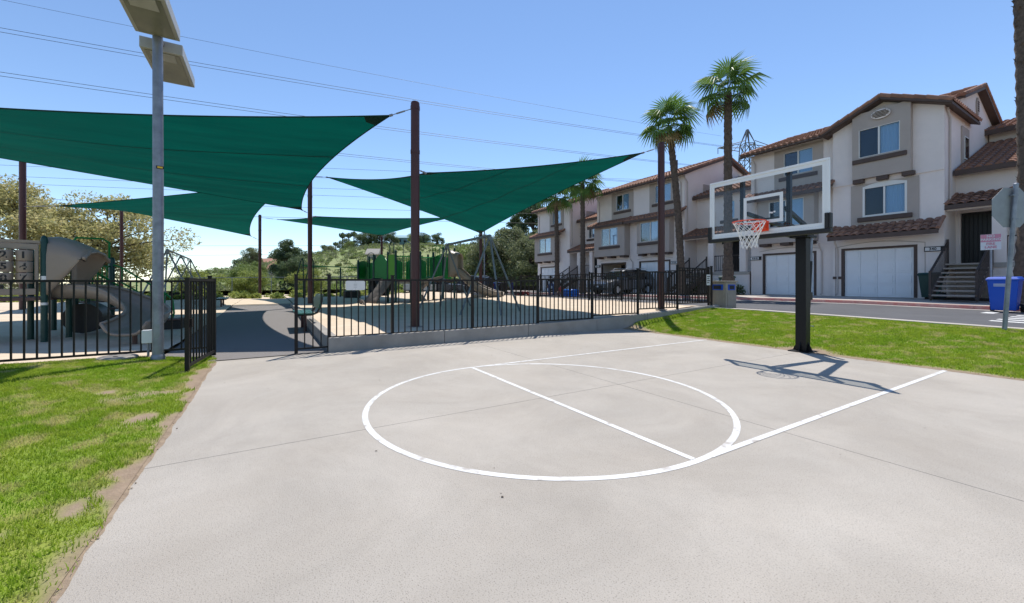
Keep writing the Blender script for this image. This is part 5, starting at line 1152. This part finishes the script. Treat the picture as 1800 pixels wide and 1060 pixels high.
# ---------------------------------------------------------------- people and their things on the road
def person(label, loc, rz, hgt, top, legs, pose='stand', arms=(.18, .18)):
    # skin-modifier figure: pelvis root, torso, head, arms, legs
    V = [(0,0,.52),(0,0,.62),(0,0,.75),(0,0,.83),(0,0,.875),(0,.0,.94),
         (.085,0,.50),(.09,.02,.28),(.09,-.01,.045),(.09,.07,.025),(-.085,0,.50),(-.09,.02,.28),(-.09,-.01,.045),(-.09,.07,.025),
         (.115,0,.795),(.155,.02,.64),(.15,arms[0],.53),(.15,arms[0]+.05,.49),(-.115,0,.795),(-.155,.02,.64),(-.15,arms[1],.53),(-.15,arms[1]+.05,.49)]
    rad = [.085,.078,.092,.05,.034,.066,.058,.042,.026,.022,.058,.042,.026,.022,.045,.032,.022,.020,.045,.032,.022,.020]
    E_ = [(0,1),(1,2),(2,3),(3,4),(4,5),(0,6),(6,7),(7,8),(8,9),(0,10),(10,11),(11,12),(12,13),(3,14),(14,15),(15,16),(16,17),(3,18),(18,19),(19,20),(20,21)]
    if pose == 'bend':
        for i in (1, 2, 3, 4, 5, 14, 15, 16, 17, 18, 19, 20, 21):
            x, y, z = V[i]; dz = z-.52; a = R(38); V[i] = (x, y*math.cos(a)+dz*math.sin(a), .52+dz*math.cos(a)-y*math.sin(a))
    if pose == 'crouch':
        for i in range(len(V)):
            x, y, z = V[i]
            if i in (7, 11): V[i] = (x*1.4, .20, .27)
            elif i in (8, 12): V[i] = (x, .02, .045)
            elif i in (9, 13): V[i] = (x, .10, .025)
            else: V[i] = (x, y-.05, z-.27)
    me = bpy.data.meshes.new('figure'); me.from_pydata([Vector(v)*hgt for v in V], E_, []); o = bpy.data.objects.new('figure', me); C.objects.link(o)
    o.modifiers.new('skin', 'SKIN')
    for i, sv in enumerate(me.skin_vertices[0].data): sv.radius = (rad[i]*hgt, rad[i]*hgt); sv.use_root = (i == 0)
    s_ = o.modifiers.new('sub', 'SUBSURF'); s_.levels = 2; s_.render_levels = 2
    dg = bpy.context.evaluated_depsgraph_get(); bm = bpy.data.meshes.new_from_object(o.evaluated_get(dg)); bpy.data.objects.remove(o)
    bm.materials.clear()
    for k in ('skin', top, legs, 'tyre'): bm.materials.append(M[k])
    idx = []
    J = [Vector(v)*hgt for v in V]
    for p in bm.polygons:
        c = p.center; k = min(range(len(J)), key=lambda i: (J[i]-c).length)
        idx.append(1 if k in (1, 2, 3, 14, 18, 15, 19) else 2 if k in (0, 6, 7, 10, 11) else 3 if k in (9, 13) else 0 if k in (4, 5, 16, 17, 20, 21) else 2)
    bm.polygons.foreach_set('material_index', idx); bm.polygons.foreach_set('use_smooth', [True]*len(idx))
    t = thing('person', loc, label, 'person', None, rz); link(bm, 'body', t)
    hc_ = J[5]; hm = MB().rev([(.01, .078*hgt), (.045*hgt, .066*hgt), (.072*hgt, .03*hgt), (.074*hgt, -.01*hgt), (.06*hgt, -.03*hgt)][::-1], 12, (hc_.x, hc_.y-.012*hgt, hc_.z+.012*hgt)); hm.build('hair', 'hair', t, world=False, smooth=True)
def street(u, y):                                   # station on the road seen along a bearing u (x/y of survey), at world y
    k = u; tt = ((4.32*k+.515*y*k)-(.345+.857*y))/(.515+.857*k); return tt
x_ = street(.097, 15.6); person('person in dark top and jeans bending over a blue mat', (x_, 15.6, .27), R(60), 1.62, 'cloth_d', 'cloth_j', 'bend')
x_ = street(.121, 14.6); person('child in red top crouching beside the blue paddling pool', (x_, 14.6, .29), R(200), 1.2, 'cloth_r', 'skin', 'crouch')
x_ = street(0.0, 13.2); person('child in blue shirt standing by the road side fence', (x_, 13.2, .28), R(120), 1.18, 'cloth_b', 'cloth_b')
x_ = street(.146, 14.8); pp_ = thing('paddling_pool', (x_, 14.8, .29), 'round bright blue paddling pool on the road', 'pool')
for k in range(3): MB().tube([(x_+.42*math.cos(a), 14.8+.42*math.sin(a), .38+.17*k) for a in np.linspace(0, 2*math.pi, 21)[:-1]], .11, 8, closed=True).build('ring', 'poolblue', pp_, smooth=True)
MB().rev([(.42, 0), (.42, .02)], 20, (x_, 14.8, .30)).build('floor', 'poolblue', pp_)
x_ = street(.088, 14.9); tm = thing('tarp', (x_, 14.9, .28), 'flat blue tarp laid on the road', 'tarp')
G = [[(x_-1.6+3.2*i/12, 13.9+2.0*j/8, .285+road_z(x_)*0+.03*float(vnoise(np.array(i*1.), np.array(j*1.), .7, 2))) for j in range(9)] for i in range(13)]
MB().grid(G).build('sheet', 'tarp', tm, smooth=True)
for k, (u, y, lab) in enumerate(((.017, 13.4, 'red and black toy wagon left on the road'), (.028, 13.6, 'small red toy car beside a toy wagon'))):
    x_ = street(u, y); tw = thing('toy_wagon', (x_, y, .28), lab, 'toy'); MB().hexa([(x_-.35,y-.2,.42),(x_+.35,y-.2,.42),(x_+.35,y+.2,.42),(x_-.35,y+.2,.42),(x_-.4,y-.24,.60),(x_+.4,y-.24,.60),(x_+.4,y+.24,.60),(x_-.4,y+.24,.60)]).build('tub', 'red' if k else 'blackplastic', tw, bevel=.02)
    for sx in (-.26, .26):
        for sy in (-.24, .24): MB().tube([(x_+sx, y+sy-.03, .38), (x_+sx, y+sy+.03, .38)], .10, 12).build('wheel', 'red', tw, smooth=40)
    MB().tube([(x_+.38, y, .45), (x_+.75, y, .85)], .015, 6).build('handle', 'ink', tw)

# ---------------------------------------------------------------- palms
def fan_mesh(seed, dry=False):                       # one fan frond: petiole along +x then a pleated, drooping fan
    r_ = random.Random(seed); v, f = [], []; Lp = .85; nseg = 22; Rr = 1.08
    m = MB(); m.tube([(0, 0, 0), (Lp*.5, 0, .05), (Lp, 0, .02)], [.022, .016, .012], 5)
    for k in range(nseg):
        a = R(-118+236*k/(nseg-1)); rr = Rr*(.78+.22*math.cos(a*.55))*r_.uniform(.92, 1.06); da = R(236/nseg)*.46; d = Vector((math.cos(a), math.sin(a), 0)); s_ = Vector((-d.y, d.x, 0))
        p0 = Vector((Lp, 0, .02)); mid = p0+d*rr*.55+Vector((0, 0, .03-.06*abs(math.sin(a)))); w_ = rr*.55*da; tip = p0+d*rr*.94+Vector((0, 0, -.30-.30*r_.random()-.16*abs(math.sin(a))))
        m.add([p0, mid-s_*w_+Vector((0, 0, -.02)), mid+Vector((0, 0, .03)), mid+s_*w_+Vector((0, 0, -.02)), tip], [(0, 1, 2), (0, 2, 3), (1, 4, 2), (2, 4, 3)])
    return m.mesh('frond', 'frond_dry' if dry else 'frond')
FANS = [fan_mesh(i) for i in range(4)]; FAN_DRY = fan_mesh(9, True)
def palm(label, base, top, r0, n=40, seed=1, size=1.0):
    r_ = random.Random(seed); B, T_ = Vector(base), Vector(top); t = thing('palm_tree', base, label, 'palm tree', 'fan palms along the townhouses')
    pts = []; rs = []; N = 60
    for i in range(N+1):
        k = i/N; p = B.lerp(T_, k); off = (T_-B); off.z = 0; p = p-off*(k-k**1.9)*.9; pts.append(p); rs.append((r0*(1.25-.45*min(1, k*5)) if k < .2 else r0*(.80-.12*k))*(1+(.07 if i % 2 else -.05)))
    pts[0] = B-Vector((0, 0, .2)); MB().tube(pts, rs, 12).build('trunk', 'bark', t, smooth=40)
    m = MB()
    for i in range(int((T_-B).length*16)):
        k = r_.uniform(.08, .985); p = B.lerp(T_, k); off = (T_-B); off.z = 0; p = p-off*(k-k**1.9)*.9; a = r_.uniform(0, 6.283); rr = r0*(.78-.1*k); d = Vector((math.cos(a), math.sin(a), 0)); s_ = Vector((-d.y, d.x, 0)); h_ = r_.uniform(.05, .13); q = p+d*rr*.95
        m.add([q-s_*.06, q+s_*.06, q+d*.07+Vector((0, 0, h_))], [(0, 1, 2)])
    m.build('leaf_stub_bark', 'bark', t, kind='stuff')
    for i in range(n):
        k = i/n; el = R(lerp(78, -48, k**.8)+r_.uniform(-8, 8)); az = i*2.39996+r_.uniform(-.3, .3)
        dry = k > .94; o = link(FAN_DRY if dry else FANS[i % 4], 'frond', t); o.location = FR[t].inverted() @ (T_+Vector((0, 0, .25*(1-k))))
        o.rotation_euler = Matrix.Rotation(az, 3, 'Z').to_4x4().to_euler(); o.rotation_euler = (Matrix.Rotation(az, 3, 'Z') @ Matrix.Rotation(-el, 3, 'Y') @ Matrix.Rotation(r_.uniform(-.3, .3), 3, 'X')).to_euler(); o.scale = [size*r_.uniform(.85, 1.12)]*3
palm('tallest fan palm standing beside the green bin, behind the backboard', (-9.05, 18.5, .55), (-9.05+.05, 18.5-.1, 11.35), .27, 18, 1, 1.0)
q = S(9.3, 24.0); palm('slightly bent fan palm leaning toward the tallest palm', (-11.9, 18.5, .52), (q.x, q.y, 10.5), .26, 19, 2, 1.0)
palm('fan palm in front of the end townhouse, nearer the parked car', (-20.7, 18.5, .42), (-20.75, 18.5, 9.0), .25, 20, 3)
palm('shorter fan palm at the end townhouse, its head against the green sail', (-24.0, 18.5, .40), (-24.05, 18.4, 8.5), .25, 19, 4)
palm('fan palm trunk rising beside the blue bins and entry window', (.95, 18.6, .55), (.72, 18.7, 13.5), .32, 22, 5)

# ---------------------------------------------------------------- broadleaf trees, shrubs
def leaf_cloud(name, m_, clumps, per, size, flat=.75):
    P = []; rs = np.random.default_rng(abs(hash(name)) % 1000+len(clumps))
    for (cx, cy, cz, r) in clumps:
        d = rs.normal(size=(per, 3)); d /= np.linalg.norm(d, axis=1)[:, None]; rr = r*(rs.random(per)**.45)[:, None]; p = d*rr*np.array([1, 1, flat])+np.array([cx, cy, cz]); P.append(p)
    p = np.concatenate(P); n = len(p); a = rs.normal(size=(n, 3)); a /= np.linalg.norm(a, axis=1)[:, None]; b = np.cross(a, rs.normal(size=(n, 3))); b /= np.linalg.norm(b, axis=1)[:, None]
    s_ = size*(.6+.8*rs.random(n))[:, None]; v = np.stack([p-a*s_, p+b*s_*.42, p+a*s_, p-b*s_*.42], 1).reshape(-1, 3); i = np.arange(n)*4
    return fast_mesh(name, v, np.stack([i, i+1, i+2, i+3], 1), m_)
def tree_mesh(seed, H, Wd, m_, nclump, per, leaf, trunk_frac=.3, airy=1.0):
    r_ = random.Random(seed); cl = []; br = MB(); br.tube([(0, 0, -.3), (.05*H*.2, 0, H*trunk_frac), (0, .03*H, H*.6)], [.035*H, .026*H, .012*H], 8)
    for k in range(nclump):
        a = r_.uniform(0, 6.283); zz = r_.uniform(trunk_frac, 1.0); env = math.sin(math.pi*min(1, max(.08, (zz-trunk_frac*.6)/(1.08-trunk_frac*.6))))**.6
        rr = Wd/2*env*math.sqrt(r_.random()); cr = Wd*r_.uniform(.13, .23)*airy; c = (rr*math.cos(a), rr*math.sin(a), zz*H-cr*.4, cr); cl.append(c)
        br.tube([(0, 0, H*min(zz*.7, .55)), (c[0]*.5, c[1]*.5, lerp(H*min(zz*.7, .55), c[2], .6)), c[:3]], [.010*H, .006*H, .003*H], 5, caps=False)
    return leaf_cloud('crown%d' % seed, m_, cl, per, leaf), br.mesh('trunk', 'bark2', True)
def plant_tree(name, label, loc, kind, sc_=1.0, rz=0., cat='tree', group=None):
    t = thing(name, loc, label, cat, group, rz); link(kind[0], 'crown', t, scale=[sc_]*3); link(kind[1], 'trunk', t, scale=[sc_]*3); return t
big = [tree_mesh(11, 7.6, 8.6, 'leaf_olive', 60, 420, .105, .10, .72), tree_mesh(12, 7.2, 8.0, 'leaf_olive', 56, 420, .105, .10, .72)]
for i, (X, Y, k, s_, lab) in enumerate(((-43.5, 36.0, 0, 1.3, 'pale flowering tree behind the number panel play set'), (-38.4, 38.5, 1, 1.36, 'pale flowering tree behind the shade post, next to the swing frame'), (-52, 34, 1, 1.3, 'pale flowering tree at the outer end of the back fence'))):
    q = S(X, Y); plant_tree('flowering_tree', lab, (q.x, q.y, .0), big[k], s_, i*1.3, group='pale flowering trees')
KD = [tree_mesh(21, 9, 8, 'leaf_dark', 34, 320, .20, .12), tree_mesh(22, 7, 8, 'leaf_mid', 32, 320, .19, .05), tree_mesh(23, 8, 7.5, 'leaf_grey', 34, 320, .18, .05), tree_mesh(24, 12, 6.5, 'leaf_dark', 34, 300, .22, .18), tree_mesh(25, 4, 6.5, 'leaf_yellow', 26, 320, .14, .0)]
LABK = ['dark evergreen tree', 'mid green bushy tree', 'grey green tree', 'tall dark tree', 'yellow green rounded shrub']
# trees one can tell apart: (X, Y, kind, scale, where)
TR = [(-31, 58, 0, .55, 'beyond the path end, beside the brown shade post'), (-34, 52, 1, .5, 'beyond the back fence, left of the thin shade post'), (-33.5, 60, 3, .62, 'with a thin top beyond the thin shade post'),
      (-34, 64, 0, .65, 'behind the thin shade post beyond the fence'), (-40, 62, 1, .62, 'standing alone beyond the open gate'), (-38, 70, 1, .7, 'below the red roofed hill house'),
      (-17.5, 56, 4, .75, 'behind the overhead ladder'), (-12.5, 58, 4, .8, 'behind the transfer step of the tower'), (-29, 44, 4, .6, 'against the back fence by the thin post'),
      (-36, 46, 4, .8, 'against the back fence by the swing frame'), (-20, 40, 4, .55, 'against the back fence behind the arched ladder'),
      (4.2, 78, 3, 1.15, 'standing above the hillside scrub by the end townhouse'), (1.5, 80, 3, .85, 'with a narrow crown beside the tallest hillside tree'),
      (-4.0, 62, 2, .95, 'behind the tan slide'), (.5, 60, 2, 1.05, 'behind the swing frame legs'), (4.5, 62, 1, 1.0, 'behind the swing frame, nearer the end townhouse'),
      (7.5, 60, 2, 1.1, 'next to the end townhouse wall'), (2.5, 55, 2, .85, 'low before the hillside scrub'), (6.0, 54, 1, .75, 'low beside the end townhouse'), (-6.5, 66, 1, .9, 'behind the hooded slide top'),
      (9.5, 70, 0, 1.25, 'high beside the end townhouse roof'), (-2.0, 70, 0, .85, 'half hidden in the hillside scrub')]
for i, (X, Y, k, s_, wh) in enumerate(TR):
    q = S(X, Y); z = float(hill_z(np.array(float(X)), np.array(float(Y))))
    plant_tree('tree' if k < 4 else 'shrub', LABK[k]+' '+wh, (q.x, q.y, z-.2), KD[k], s_, i*1.7, 'tree' if k < 4 else 'shrub', 'trees beyond the play area')
# hilltop row: trees, palms and houses
HT = [(-92, 185, 0, .7), (-88, 192, 0, .9), (-84, 188, 2, .8), (-78, 190, 0, .9), (-74, 186, 1, .8), (-70, 190, 0, 1.0), (-66, 188, 0, .9), (-62, 190, 0, 1.1), (-57, 192, 0, .8), (-46, 190, 1, .9), (-41, 188, 0, .7), (-36, 195, 0, .8), (-99, 170, 0, .8), (-104, 160, 0, .7), (-110, 165, 0, .9), (-96, 150, 2, .8), (-118, 160, 1, .8), (-90, 140, 2, .9)]
for i, (X, Y, k, s_) in enumerate(HT):
    q = S(X, Y); z = float(hill_z(np.array(float(X)), np.array(float(Y))))
    plant_tree('tree', 'small distant tree in the row along the far hilltop', (q.x, q.y, z-.3), KD[k], s_, i*2.1, 'tree', 'trees on the far hilltop')
pm = MB(); pm.tube([(0, 0, 0), (0, 0, 9)], [.3, .2], 6); pmm = pm.mesh('trunk', 'bark2')
pc = leaf_cloud('palmhead', 'leaf_dark', [(0, 0, 9.3, 1.3)], 160, .5)
for i, (X, Y, s_) in enumerate(((-91, 196, .95), (-85.5, 196, .9), (-82.5, 197, 1.25), (-79.5, 197, 1.15), (-77, 197, 1.15))):
    q = S(X, Y); z = float(hill_z(np.array(float(X)), np.array(float(Y)))); t = thing('palm_tree', (q.x, q.y, z-.2), 'tiny distant palm in the cluster on the far hilltop', 'palm tree', 'palms on the far hilltop'); link(pmm, 'trunk', t, scale=[s_]*3); link(pc, 'crown', t, scale=[s_]*3)
def hill_house(label, X, Y, wd, dp, ht, m_, roof):
    q = S(X, Y); z = float(hill_z(np.array(float(X)), np.array(float(Y)))); t = thing('hill_house', (q.x, q.y, z), label, 'house', None, R(59))
    MB().box(-wd/2, wd/2, -dp/2, dp/2, -2, ht).build('wall', m_, t, world=False); MB().prism([(-wd/2-.5, -dp/2-.5, ht), (-wd/2-.5, dp/2+.5, ht), (-wd/2-.5, 0, ht+1.8)], (wd+1, 0, 0)).build('roof', roof, t, world=False)
    for k in range(int(wd/2.5)): x = -wd/2+1.2+2.5*k; MB().box(x-.6, x+.6, -dp/2-.04, -dp/2-.001, ht-2.1, ht-.8).build('window', 'carglass', t, world=False)
hill_house('wide teal roofed building on the far hilltop behind trees', -50, 202, 17, 9, 4.5, 'hteal', 'hteal')
hill_house('small red roofed house on the far slope', -100, 165, 11, 7, 3.2, 'hwall', 'tile')
hill_house('pale low house at the foot of the slope beyond the back fence', -48, 88, 7, 6, 1.4, 'hwall', 'tile')
hill_house('white flat shed on the slope behind the green tower', -41, 120, 3, 3, 1.2, 'hwall', 'hwall')
# scrub on the slopes: ground cover nobody could count
n = 5200; X = rng.uniform(-150, 60, n); Y = rng.uniform(50, 205, n); ok = (X/Y < .13) & (X/Y > -.75) & (rng.random(n) < .35+.65*vnoise(X, Y, .06, 4)); X, Y = X[ok], Y[ok]; Z = hill_z(X, Y); sz = rng.uniform(.5, 1.5, len(X))
for tag_, m_, sel in (('a', 'leaf_mid', rng.random(len(X)) < .45), ('b', 'leaf_grey', rng.random(len(X)) < .5)):
    P_ = [S(a, b, c+.3*s_) for a, b, c, s_ in zip(X[sel], Y[sel], Z[sel], sz[sel])]
    o = link(leaf_cloud('scrub'+tag_, m_, [(p.x, p.y, p.z, s_*1.2) for p, s_ in zip(P_, sz[sel])], 46, .30, .7), 'scrub'); tag(o, 'green scrub covering the far slopes' if tag_ == 'a' else 'grey green scrub covering the far slopes', 'scrub', kind='stuff')
# undergrowth just beyond the back and road-side fences
cl = []
for i in range(150):
    y = random.uniform(-34, 9); q = Vector((random.uniform(-34, -29.2), y)); cl.append((q.x, q.y, random.uniform(-.1, .35), random.uniform(.35, .75)))
o = link(leaf_cloud('undergrowth', 'leaf_yellow', cl, 260, .13, .8), 'undergrowth'); tag(o, 'weedy green undergrowth behind the back fence', 'undergrowth', kind='stuff')
for i, (x, y, s_) in enumerate(((.3, 20.45, .35), (.9, 20.5, .3), (-10.2, 19.6, .5), (-12.3, 19.9, .45), (-10.9, 20.2, .55), (-9.7, 20.0, .4))):
    p = leaf_cloud('bush%d' % i, 'leaf_dark', [(random.uniform(-.3, .3), random.uniform(-.2, .2), random.uniform(.1, .5)*s_*2, s_*.8) for k in range(5)], 160, .07)
    t = thing('shrub', (x, y, .6), 'low dark shrub in the bed under the entry window' if i < 2 else 'low dark shrub in the bed between two townhouses', 'shrub', 'shrubs in the house beds'); link(p, 'crown', t)
    MB().tube([(x, y, .5), (x, y, .75)], .02, 5).build('stem', 'bark2', t)

# ---------------------------------------------------------------- transmission tower and power lines
tw = S(64, 110); TZ = 2.0; tt = thing('transmission_tower', (tw.x, tw.y, TZ), 'grey lattice transmission tower behind the townhouse roofs', 'tower', None, R(59))
def lat(m, p, q, r=.11): m.tube([p, q], r, 4, caps=False)
m = MB(); lv = [(0, 5.0), (9, 4.0), (17, 3.1), (24, 2.3), (29, 1.8), (33, 1.5), (37, 1.3), (41, .15)]
for (z0, w0), (z1, w1) in zip(lv, lv[1:]):
    c0 = [(-w0, -w0, z0), (w0, -w0, z0), (w0, w0, z0), (-w0, w0, z0)]; c1 = [(-w1, -w1, z1), (w1, -w1, z1), (w1, w1, z1), (-w1, w1, z1)]
    for k in range(4): lat(m, c0[k], c1[k], .15); lat(m, c0[k], c1[(k+1) % 4]); lat(m, c0[(k+1) % 4], c1[k]); lat(m, c1[k], c1[(k+1) % 4])
m.build('lattice_body', 'lattice', tt, world=False)
for z, L_ in ((36, 8), (29.5, 9), (23.5, 8)):
    for s_ in (-1, 1):
        m = MB(); 
        for yy in (-1, 1): lat(m, (s_*1.3, yy*1.3, z+1.6), (s_*L_, 0, z)); lat(m, (s_*1.5, yy*1.5, z-.4), (s_*L_, 0, z))
        for k in range(3): lat(m, (s_*lerp(1.4, L_, k/4), 1.3*(1-k/4), lerp(z+1.6, z, k/4)), (s_*lerp(1.4, L_, (k+1)/4), 1.3*(1-(k+1)/4), lerp(z-.4, z, (k+1)/4)), .07)
        m.build('cross_arm', 'lattice', tt, world=False)
        MB().tube([(s_*L_, 0, z), (s_*L_, 0, z-1.6)], .10, 5).build('insulator', 'lattice', tt, world=False)
def cable(label, A, B, sag, r=.03, group='overhead power lines'):
    A, B = Vector(A), Vector(B); pts = [A.lerp(B, k/40)-Vector((0, 0, sag*4*(k/40)*(1-k/40))) for k in range(41)]
    o = MB().tube(pts, r, 4, caps=False).build('power_line', 'cable', None); tag(o, label, 'power line', group)
for i, (zt0, zt1, dY, rr) in enumerate(((38.5, 43, 0, .035), (38.5, 42.4, .6, .035), (32.5, 36, 0, .035), (32.5, 35.4, .6, .035), (27.0, 29.0, 0, .035), (27, 28.5, .6, .03), (42, 49, 2, .025))):
    cable('thin dark conductor of the overhead line running to the lattice tower', S(58, 110+dY, zt0), S(-150, 34+dY, zt1), 2.0, rr)
for i, (zr_, zl_) in enumerate(((20.0, 25.0), (18.4, 23.2), (16.4, 21.5), (15.0, 20.4), (13.4, 17.6), (11.8, 15.5))):
    cable('thin lower overhead wire crossing behind the shade sails', S(90, 80, zr_), S(-160, 62, zl_), 1.0, .024, 'lower overhead wires')
for i, (zr_, zl_) in enumerate(((7.9, 7.2), (6.6, 5.3))):
    cable('thin wire strung low above the back fence shrubs', S(40, 90, zr_+3), S(-110, 60, zl_), .8, .02, 'low wires behind the back fence')
pr_ = thing('hand_rail', S(-30, 34, 0), 'grey steel top rail behind the back fence', 'rail')
a, b = S(-34, 38, 1.72), S(-6, 42, 1.95); MB().tube([a, b], .03, 6).build('rail', 'galv', pr_)
for k in range(9): q = a.lerp(b, k/8); MB().tube([(q.x, q.y, -1.2), q], .03, 6).build('post', 'galv', pr_)
# fallen leaves and debris on court and lawn
dm_ = MB().add([(-.02, 0, .004), (0, -.012, .008), (.02, 0, .004), (0, .012, .010)], [(0, 1, 2), (0, 2, 3)]).mesh('fallen_leaf', 'bark2')
for i in range(26):
    x, y = random.uniform(-3.5, 3.5), random.uniform(-3.0, 5.3); o = link(dm_, 'fallen_leaf'); o.location = (x, y, .001); o.rotation_euler = (0, 0, random.uniform(0, 6)); o.scale = [random.uniform(.25, .6)]*3
    tag(o, 'tiny dry leaf lying on the concrete court', 'leaf', 'dry leaves on the court')
